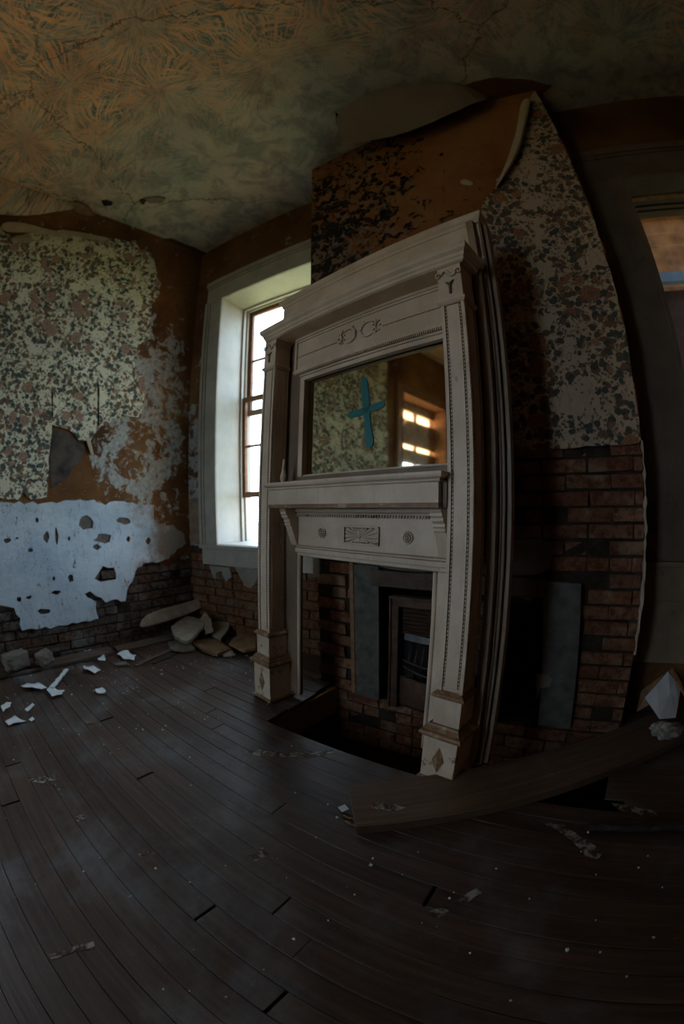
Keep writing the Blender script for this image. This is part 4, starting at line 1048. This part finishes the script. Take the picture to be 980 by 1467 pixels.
# deep back boards seen edge-on at the right
for s in (-1, 1):
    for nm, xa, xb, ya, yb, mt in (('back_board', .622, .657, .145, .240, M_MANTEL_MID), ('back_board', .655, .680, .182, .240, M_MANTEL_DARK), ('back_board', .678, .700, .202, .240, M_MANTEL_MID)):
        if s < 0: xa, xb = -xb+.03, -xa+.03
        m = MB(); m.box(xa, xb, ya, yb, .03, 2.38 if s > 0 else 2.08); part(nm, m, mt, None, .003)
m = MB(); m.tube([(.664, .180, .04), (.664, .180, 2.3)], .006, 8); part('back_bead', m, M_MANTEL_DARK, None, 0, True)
# broken spindle that still stands on the shelf
m = MB(); m.lathe([(.014, 1.222), (.016, 1.23), (.012, 1.236), (.018, 1.250), (.020, 1.262), (.014, 1.282), (.009, 1.30), (.012, 1.306), (.008, 1.312), (.007, 1.34), (.005, 1.36)], (-.462, .075, 0), 14); part('turned_spindle', m, M_MANTEL_WORN, None, 0, True)

# ================================================================== COAL GRATE INSERT
grate = empty('coal_grate', WC.pt(.50, -.05, -.02), (R(-1.5), 0, math.atan2(WC.a.y, WC.a.x)))
tag(grate, 'rusty cast iron coal grate with louvres standing in the firebox opening', 'coal grate')
def gp(name, mb, mat=M_IRON, par=None, bev=.002, sm=False): return mb.build(name, mat, par or grate, bev, sm)
m = MB(); GW = .62; m.box(0, .06, -.03, .03, 0, .655); m.box(GW-.06, GW, -.03, .03, 0, .655); m.box(0, GW, -.03, .03, .605, .665); m.box(.004, .02, -.04, -.02, 0, .66); m.box(0, GW, -.038, -.02, .648, .662)
gp('iron_frame', m, M_IRON, None, .006)
for k in range(7):
    m = MB(); M_ = Matrix.Translation((0, 0, .588-.021*k)) @ Matrix.Rotation(R(25), 4, 'X'); m.box(.075, GW-.075, -.012, .012, -.004, .004, M_); gp('louvre', m)
m = MB(); m.box(.06, .075, .02, .03, .0, .61); m.box(GW-.075, GW-.06, .02, .03, 0, .61); m.box(.06, GW-.06, .028, .032, .0, .61); gp('back_plate', m, M_SOOT_VOID)
m = MB(); pts = [(.09+(GW-.18)*i/12, -.02-.035*math.sin(math.pi*i/12), .425) for i in range(13)]
for (p, q) in zip(pts, pts[1:]): m.add([(p[0], p[1], .425), (q[0], q[1], .425), (q[0], q[1]+.012, .458), (p[0], p[1]+.012, .458), (p[0], p[1]+.006, .425), (q[0], q[1]+.006, .425), (q[0], q[1]+.018, .458), (p[0], p[1]+.018, .458)], [(0, 1, 2, 3), (7, 6, 5, 4), (3, 2, 6, 7), (0, 4, 5, 1)])
gp('hood_rim', m, M_STEEL, None, 0)
for z, b in ((.30, .075), (.265, .10)):
    m = MB(); m.tube([(.085+(GW-.17)*i/14, -.01-b*math.sin(math.pi*i/14), z) for i in range(15)], .0055, 8); gp('grate_bar', m, M_STEEL, None, 0, True)
for k in range(9):
    x = .12+k*.047; yb = -.01-.085*math.sin(math.pi*(x-.085)/(GW-.17)); m = MB(); m.tube([(x, yb+.02, .23), (x, yb+.012, .31), (x, yb+.05, .40)], .005, 6); gp('grate_finger', m, M_IRON, None, 0, True)
m = MB(); prof = [(.08+(GW-.16)*i/12, -.03-.045*math.sin(math.pi*i/12)) for i in range(13)]
vs = [(x, y, z) for z in (.03, .055, .195, .215) for x, y in [(p[0], p[1]-(.008 if z in (.055, .195) else 0)) for p in prof]]
fs = [(r_*13+i, r_*13+i+1, (r_+1)*13+i+1, (r_+1)*13+i) for r_ in range(3) for i in range(12)]
m.add(vs, fs); o = gp('ash_door', m, M_IRON, None, 0, True); md = o.modifiers.new('t', 'SOLIDIFY'); md.thickness = .012; md.offset = -1
m = MB(); m.ball((.33, -.088, .125), .014, .010, .008, 8, 4); gp('door_knob', m, M_STEEL, o, 0, True)
# warm embers of rust inside the basket
m = MB(); rc = random.Random(3)
for k in range(26): m.ball((.13+rc.random()*.36, .0-rc.random()*.04, .21+rc.random()*.03), .02, .018, .014, 6, 3)
tag(gp('old_coals', m, M_SOOT_VOID, None, 0), kind='stuff')

# ================================================================== PLANKS
def slab(name, pts, z, th, mat, label, cat, tiltz=None, amp=.002, step=.08, group=None, seed=1):
    """flat piece from its outline on the floor (world xy), thickness th, resting at height z"""
    c = Vector((sum(p[0] for p in pts)/len(pts), sum(p[1] for p in pts)/len(pts)))
    loc = [(p[0]-c.x, p[1]-c.y) for p in pts]
    tz = tiltz or (lambda x, y: 0)
    o = plate(name, jag(loc, amp, step, seed), [], lambda a, b, h: Vector((a, b, h+tz(a, b))), th, mat, None, grid=0)
    o.location = (c.x, c.y, z); tag(o, label, cat, group); return o
def F(x, y, z=0.0): p = on_floor(x, y, z); return (p.x, p.y)
d40 = Vector((math.cos(R(40)), math.sin(R(40))))
A_ = Vector(F(511, 1184, .04)); B_ = Vector(F(505, 1130, .04)); w_ = (B_-A_)
nrm = Vector((-d40.y, d40.x)); wid = 0.245
P1 = A_; P2 = A_+d40*2.35; P3 = P2+nrm*wid; P4 = A_+nrm*wid+d40*(-.01)
slab('loose_floor_plank', [tuple(P1), tuple(P2), tuple(P3), tuple(P4)], .001, .036, M_PLANK, 'long wide loose plank lying across the hearth hole in front of the mantel', 'plank', amp=.0015)
# panel of raised board at far right of the floor
slab('floor_patch_board', [F(866, 1146), F(872, 1112), F(985, 1075), F(1080, 1120), F(985, 1150)], .001, .006, M_FLOOR, 'thin dark board lying on the floor right of the long plank', 'board', seed=5)
# charred stick
ch_ = empty('charred_stick', (*F(905, 1192), .024)); tag(ch_, 'blackened charred stick lying on the floor at the right edge', 'stick')
p, q = Vector((*F(842, 1190), .022)), Vector((*F(1010, 1188), .026)); L0 = Vector(ch_.location)
rs = random.Random(9); pts = [(p.lerp(q, i/14)-L0)+Vector((0, 0, rs.uniform(-.003, .004))) for i in range(15)]
m = MB(); m.tube(pts, [.014+rs.uniform(0, .009) for _ in pts], 7); m.build('stick_core', M_BURNT, ch_)
for k in range(5):
    a = p.lerp(q, .05+.17*k)-L0; m = MB(); m.tube([a+Vector((0, 0, .008)), a+(q-p)*.12+Vector((.0, rs.uniform(-.015, .015), .014))], [.007, .003], 5); m.build('bark_splinter', M_BURNT, ch_)

# fallen baseboard along the left wall, second strip and ledge
def board3(name, p, q, w, th, mat, label, cat, z0=.0, z1=None, seed=0, lean=0.0):
    p = Vector((*p, z0)); q = Vector((*q, z0 if z1 is None else z1)); d = q-p; L = d.length
    e = bpy.data.objects.new(name, None)
    M = Matrix.Translation(p) @ d.to_track_quat('X', 'Z').to_matrix().to_4x4() @ Matrix.Rotation(lean, 4, 'X')
    m = MB(); n = 10; r = random.Random(seed)
    ws = [r.uniform(-.004, .004) for _ in range(n+1)]
    vs = []
    for i in range(n+1):
        x = L*i/n
        vs += [(x, 0+ws[i], 0), (x, w+ws[-i-1]*1.5, 0), (x, w+ws[-i-1]*1.5, th), (x, 0+ws[i], th)]
    fs = [(3, 2, 1, 0), tuple(4*n+i for i in range(4))]+[(4*i+j, 4*i+(j+1) % 4, 4*i+4+(j+1) % 4, 4*i+4+j) for i in range(n) for j in range(4)]
    m.add(vs, fs); o = m.build(name, mat, None, .002); o.matrix_world = M; tag(o, label, cat); return o
board3('fallen_baseboard', (-2.90, -.75), (-2.955, .98), .15, .022, M_OLDWOOD, 'dark fallen baseboard lying flat along the foot of the left wall', 'board', .006, seed=1)
board3('fallen_baseboard', (-2.95, 1.02), (-2.60, 1.98) if False else (-2.93, 1.62), .14, .018, M_OLDWOOD, 'worn board strip on the floor continuing toward the corner rubble', 'board', .006, seed=2)
board3('lath_strip', F(222, 952), F(258, 936), .03, .010, M_BURNT, 'short dark lath on the floor left of the corner rubble', 'lath', .001, seed=3)
board3('lath_strip', F(196, 956), F(262, 926), .035, .014, M_OLDWOOD, 'long dark lath lying beside the corner rubble', 'lath', .001, seed=4)
# leaning slab at the corner
px_l = lambda x, y, d: WL.pt(*WL.px(x, y, -d), -d)
e = [px_l(196, 902, .10), px_l(225, 895, .10), px_l(262, 884, .10), px_l(296, 868, .12)]
t_ = [px_l(205, 882, .03), px_l(232, 871, .03), px_l(262, 865, .03), px_l(294, 853, .05)]
def freesheet(name, rows3, th, mat, label, cat, group=None, facet=False):
    c = sum((p for r_ in rows3 for p in r_), Vector())/sum(len(r_) for r_ in rows3)
    o = flap(name, [[p-c for p in r_] for r_ in rows3], th, mat, None); o.location = c
    if facet: o.modifiers.remove(o.modifiers['sub'])
    tag(o, label, cat, group); return o
freesheet('leaning_plaster_slab', [e, [a.lerp(b, .5) for a, b in zip(e, t_)], t_], .02, M_CHUNK, 'long pale plaster slab leaning against the left wall near the corner', 'plaster slab')
# slabs and rubble of the corner
def chunk(pxs, th, mat, label, name='plaster_slab', cat='plaster slab', z=.02, tx=0.0, ty=0.0, seed=0, amp=.006, group=None):
    pts = [F(x, y, z) for x, y in pxs]
    return slab(name, pts, z, th, mat, label, cat, lambda a, b: a*tx+b*ty, amp, .04, group, seed)
chunk([(245, 900), (268, 889), (296, 897), (290, 905), (276, 916), (268, 919), (250, 912)], .025, M_CHUNK, 'largest tan plaster slab on the corner rubble heap', z=.10, ty=.15, seed=1)
chunk([(301, 897), (318, 893), (331, 896), (325, 906), (316, 914), (304, 908)], .02, M_CHUNK, 'pale plaster slab with dark spots right of the largest slab', z=.08, ty=.2, seed=2)
chunk([(284, 892), (294, 887), (302, 893), (306, 902), (294, 902)], .02, M_CHUNK, 'small upright plaster piece behind the largest slab', z=.13, ty=.5, seed=3)
chunk([(240, 921), (262, 919), (274, 921), (280, 932), (262, 934), (244, 931)], .015, M_CHUNK, 'flat pale slab at the front edge of the corner rubble', z=.012, seed=4)
chunk([(276, 922), (300, 916), (312, 920), (330, 932), (312, 940), (292, 934)], .02, M_CARD, 'brown fibreboard scrap in front of the corner rubble', 'fibreboard_scrap', 'board scrap', z=.02, seed=5)
chunk([(328, 922), (345, 910), (352, 914), (368, 917), (366, 930), (350, 932)], .018, M_CARD, 'tan fibreboard scrap beside the left mantel foot', 'fibreboard_scrap', 'board scrap', z=.06, ty=.15, seed=6)
chunk([(310, 930), (330, 930), (338, 940), (322, 943)], .012, M_CHUNK, 'narrow pale scrap between rubble and mantel foot', z=.008, seed=7)
chunk([(338, 906), (350, 905), (362, 915), (356, 924), (342, 920)], .04, M_GREYBLK, 'dark rubble lump under the window', 'rubble_lump', 'rubble', z=.02, ty=.1, seed=8)
def lump(name, c, r, mat, label, cat, seed=0, group=None):
    bm = bmesh.new(); bmesh.ops.create_icosphere(bm, subdivisions=2, radius=1)
    for v in bm.verts:
        n_ = noise.noise(v.co*1.3+Vector((seed*3.1, 0, 0))); v.co = Vector((v.co.x*r[0], v.co.y*r[1], v.co.z*r[2]))*(1+.45*n_)
    me = bpy.data.meshes.new(name); bm.to_mesh(me); bm.free(); o = link(name, me, mat); o.location = c; tag(o, label, cat, group); return o
def block(name, c, r, mat, label, cat, seed):
    bm = bmesh.new(); bmesh.ops.create_cube(bm, size=2); bmesh.ops.subdivide_edges(bm, edges=bm.edges, cuts=3, use_grid_fill=True)
    for v in bm.verts:
        k = .86 if sum(abs(abs(x)-1) < .01 for x in v.co) > 1 else 1
        v.co = Vector((v.co.x*r[0]*k, v.co.y*r[1]*k, v.co.z*r[2]*k))*(1+.22*noise.noise(v.co*1.4+Vector((seed*2.3, 0, 0))))
    me = bpy.data.meshes.new(name); bm.to_mesh(me); bm.free(); o = link(name, me, mat); o.location = c; o.rotation_euler = (.05, .05, .3*seed); tag(o, label, cat); return o
block('rubble_block', (-2.98, .20, .10), (.06, .10, .06), M_GREYBLK, 'larger grey rubble block on the board at the left edge', 'rubble', 1)
block('rubble_block', (-2.97, .42, .085), (.045, .07, .05), M_GREYBLK, 'smaller brown rubble block right of the larger block by the left wall', 'rubble', 2)
lump('rubble_lump', (*F(262, 912), .02), (.10, .09, .045), M_GREYBLK, 'heap of dark rubble under the plaster slabs in the corner', 'rubble', 4)
lump('rubble_lump', (*F(300, 912), .02), (.07, .06, .035), M_GREYBLK, 'low dark rubble under the slabs beneath the window', 'rubble', 5)

# papers and flakes on the floor
def scrap(pxs, label, mat=M_CHIP, name='paint_flake', cat='paint flake', curl=.02, seed=0, th=.003):
    pts = [F(x, y) for x, y in pxs]; cx = sum(p[0] for p in pts)/len(pts); cy = sum(p[1] for p in pts)/len(pts)
    r = random.Random(seed); ph = r.uniform(0, 3)
    loc = [(p[0]-cx, p[1]-cy) for p in pts]
    o = plate(name, jag(loc, .004, .02, seed), [], lambda a, b, h: Vector((a, b, h+curl*(1+math.sin(a*34+ph)*math.cos(b*27+ph))*.5+.001)), th, mat, None, grid=.025)
    o.location = (cx, cy, .001); tag(o, label, cat); return o
scrap([(31, 987), (40, 981), (55, 981), (68, 987), (60, 991), (44, 991)], 'large oval white flake left of the white strip', seed=1, curl=.03)
scrap([(68, 992), (76, 985), (84, 990), (94, 994), (90, 1000), (76, 1002)], 'crumpled white scrap at the lower end of the white strip', seed=2, curl=.03, name='paper_scrap', cat='paper scrap')
board3('white_strip', F(78, 989), F(99, 963), .028, .012, M_CHIP, 'long narrow white strip touching a crumpled scrap near the left wall', 'strip', .012, .016, seed=8)
scrap([(112, 928), (120, 924), (131, 926), (133, 932), (126, 938), (114, 934)], 'white flake on the fallen baseboard near the brick wall', seed=3, curl=.035)
scrap([(120, 956), (135, 957), (145, 963), (136, 967), (122, 964)], 'white flake just in front of the fallen baseboard', seed=4, curl=.03)
scrap([(137, 991), (147, 987), (152, 990), (150, 996), (140, 996)], 'small bright flake alone right of the white strip', seed=5, curl=.02)
scrap([(168, 939), (184, 936), (196, 943), (192, 949), (176, 946)], 'jagged white scrap near the lath by the left wall', seed=6, curl=.03, name='paper_scrap', cat='paper scrap')
scrap([(136, 934), (156, 930), (166, 936), (150, 941)], 'pale dusty scrap between two white flakes on the baseboard', M_CHUNK, seed=7, curl=.02)
scrap([(140, 945), (150, 941), (152, 950), (142, 951)], 'small crumpled white scrap below the dusty scrap', seed=8, curl=.03, name='paper_scrap', cat='paper scrap')
scrap([(3, 1016), (10, 1009), (17, 1009), (14, 1016), (5, 1022)], 'white flake at the left edge of the floor', seed=9, curl=.02)
scrap([(36, 1019), (47, 1009), (50, 1011), (40, 1021)], 'thin white sliver on the floor below the oval flake', seed=10, curl=.01)
scrap([(9, 1039), (22, 1028), (28, 1032), (38, 1034), (26, 1038), (14, 1043)], 'torn white scrap cluster near the left edge', seed=11, curl=.02, name='paper_scrap', cat='paper scrap')
scrap([(42, 1034), (47, 1029), (50, 1032), (46, 1036)], 'tiny white flake right of the torn cluster', seed=12, curl=.012)
scrap([(0, 952), (12, 950), (15, 955), (0, 958)], 'bright flake on the baseboard at the left edge', seed=13, curl=.02)
scrap([(163, 950), (180, 949), (184, 954), (168, 956)], 'flat grey flake in front of the jagged scrap', M_GREYBLK, seed=14, curl=.01)
scrap([(233, 1072), (228, 1065), (240, 1064), (243, 1069)], 'single white flake in the middle of the floor', seed=15, curl=.01) if False else None
scrap([(122, 1036), (130, 1034), (135, 1038), (126, 1040)], 'small rusty brown leaf on the floor below the flakes', M_CARD, 'dry_leaf', 'leaf', .01, 16)
rcf = random.Random(77); flm = MB(); k = 0
spots = [(rcf.gauss(160, 90), rcf.gauss(990, 45)) for _ in range(120)]+[(rcf.uniform(0, 980), rcf.uniform(1060, 1440)) for _ in range(60)]+[(rcf.gauss(300, 50), rcf.gauss(945, 18)) for _ in range(60)]
for x, y in spots:
    if not (0 < x < 980 and 925 < y < 1440): continue
    fx, fy = F(x, y)
    if not inside((fx, fy), room) or inside((fx, fy), hole_poly): continue
    s_ = rcf.uniform(.0015, .0048)*(1 if rcf.random() > .12 else 1.8); n_ = rcf.randint(3, 5); b_ = len(flm.v); t0 = rcf.uniform(0, 6)
    flm.v += [(fx+s_*math.cos(t0+6.28*i/n_)*rcf.uniform(.6, 1.3), fy+s_*math.sin(t0+6.28*i/n_), .003+rcf.uniform(0, .003)) for i in range(n_)]
    flm.v += [(v[0], v[1], .0005) for v in flm.v[b_:b_+n_]]
    flm.f += [tuple(range(b_, b_+n_)), tuple(range(b_+n_, b_+2*n_))[::-1]]+[(b_+i, b_+n_+i, b_+n_+(i+1) % n_, b_+(i+1) % n_) for i in range(n_)]
tag(flm.build('plaster_crumbs', M_CHIP), 'tiny white plaster crumbs scattered over the floorboards', 'crumbs', kind='stuff')

# right-hand debris: paper cone, box flap, rag
def P3(x, y, Y): return on_plane(x, y, (0, Y, 0), Vector((0, 1, 0)))
a_, b_, c_, d_, e_ = P3(957, 962, 2.0), P3(924, 1000, 1.95), P3(945, 1030, 1.80), P3(975, 985, 1.98), P3(968, 1028, 1.82)
freesheet('folded_paper', [[a_, a_.lerp(b_, .5), b_], [a_.lerp(d_, .5), (a_+c_+d_)/3, c_], [d_, d_.lerp(e_, .5), e_]], .004, M_PAPERSHEET, 'pale folded paper sheet standing like a tent at the right edge', 'paper', facet=True)
a_, b_, c_, d_ = P3(958, 960, 2.03), P3(918, 990, 2.0), P3(912, 1020, 1.98), P3(940, 1030, 1.94)
freesheet('cardboard_flap', [[a_, a_.lerp(b_, .5), b_], [a_.lerp(d_, .6), (b_+d_)/2, c_]], .006, M_CARD, 'brown cardboard flap behind the pale folded paper', 'cardboard', facet=True)
a_, b_ = P3(959, 960, 1.98), P3(985, 1010, 1.86)
board3('wooden_sliver', (a_.x, a_.y), (b_.x, b_.y), .02, .012, M_RAWWOOD, 'thin brown stick leaning over the folded paper', 'stick', max(.05, a_.z), max(.02, b_.z), seed=4)
bm = bmesh.new(); bmesh.ops.create_icosphere(bm, subdivisions=4, radius=1)
for v in bm.verts:
    n_ = noise.fractal(v.co*2.2, .6, 2.2, 4); v.co = Vector((v.co.x*.075, v.co.y*.05, v.co.z*.036))*(1+.38*n_)
me = bpy.data.meshes.new('crumpled_rag'); bm.to_mesh(me); bm.free(); o = link('crumpled_rag', me, M_CLOTH); [setattr(p_, 'use_smooth', True) for p_ in me.polygons]; o.location = (*F(952, 1056, .04), .080); tag(o, 'crumpled grey and white rag lying on the end of the long plank', 'rag')
chunk([(905, 1040), (930, 1030), (955, 1034), (948, 1048), (915, 1052)], .02, M_GREYBLK, 'dark rubble beside the rag at the right', 'rubble_lump', 'rubble', z=.004, seed=18)
# scraps near the mantel feet and plank end
scrap([(648, 1118), (662, 1105), (676, 1103), (668, 1112), (655, 1120)], 'pale paper scrap tucked under the right mantel foot', M_CREAMPAPER, 'paper_scrap', 'paper scrap', .02, 21)
scrap([(598, 1112), (606, 1110), (618, 1116), (612, 1120), (602, 1118)], 'brown scrap at the left corner of the right mantel foot', M_CARD, 'paper_scrap', 'paper scrap', .012, 22)
scrap([(484, 1158), (494, 1154), (500, 1162), (490, 1166)], 'small scrap at the broken end of the long plank', M_CHIP, 'paper_scrap', 'paper scrap', .012, 23)
for k, (x0_, y0_, x1_, y1_) in enumerate([(490, 1170, 506, 1176), (494, 1178, 508, 1186)]):
    board3('wood_splinter', F(x0_, y0_), F(x1_, y1_), .008, .004, M_CARD, ['upper wood splinter beside the plank end', 'lower wood splinter beside the plank end'][k], 'splinter', .002, seed=k+11)

# chalky paint smears on the boards (thin worn paint)
def smear_mat():
    t = NT('chalky_paint_smear'); P = t.P()
    f = t.step(t.noise(P, 26, 7, .75, .5), .44, .62)
    return t.out(t.mix(f, (.06, .036, .024), (.38, .345, .29)), .8, spec=.2)
M_SMEAR = smear_mat()
for k, pxs in enumerate([[(352, 1076), (372, 1074), (398, 1078), (440, 1079), (476, 1074), (480, 1078), (440, 1086), (408, 1084), (370, 1083)], [(530, 1153), (545, 1148), (565, 1152), (582, 1157), (560, 1162), (536, 1160)] , [(780, 1180), (806, 1180), (826, 1194), (846, 1208), (864, 1222), (856, 1231), (838, 1226), (822, 1208), (804, 1194)],
    [(614, 1306), (630, 1300), (643, 1304), (636, 1314), (620, 1314)], [(650, 1294), (672, 1278), (690, 1272), (690, 1280), (674, 1290), (656, 1300)], [(40, 1114), (64, 1112), (82, 1118), (80, 1126), (60, 1122), (44, 1120)], [(105, 1172), (118, 1166), (124, 1172), (112, 1178)], [(355, 1226), (378, 1218), (388, 1224), (366, 1234)], [(70, 1368), (100, 1358), (134, 1348), (136, 1356), (100, 1366), (74, 1374)], [(196, 1224), (212, 1218), (222, 1222), (206, 1230)], [(876, 1150), (900, 1154), (930, 1160), (950, 1170), (930, 1170), (890, 1162)]]):
    z = .0012 if k != 1 else .038
    plate('paint_smear', jag([F(x, y, z) for x, y in pxs], .005, .02, 40+k), [], lambda a, b, h, z=z: Vector((a, b, z+h)), .0005, M_SMEAR, floor, grid=0)

rs = random.Random(44)
for k in range(9):
    x = 545+k*17+rs.uniform(-5, 5); y = 201-(x-535)*.40
    csheet('paper_curl', [[(x, y-4, .05), (x+7, y-7, .05)], [(x-1, y+rs.uniform(3, 8), .10+rs.uniform(0, .05)), (x+7, y+rs.uniform(0, 5), .08)]], M_CREAMPAPER if k % 2 else M_CEILPAPER, .003, ceiling)
for k in range(7):
    x = 8+k*26+rs.uniform(-6, 6); y = 333+(x*.05 if x < 110 else 5+(x-110)*.17)
    px_sheet('paper_curl', [[(x, y, .03), (x+9, y+1, .03)], [(x+1, y+rs.uniform(6, 14), .07), (x+8, y+rs.uniform(4, 12), .05)]], WL, 0, .003, M_CREAMPAPER, wall_left)
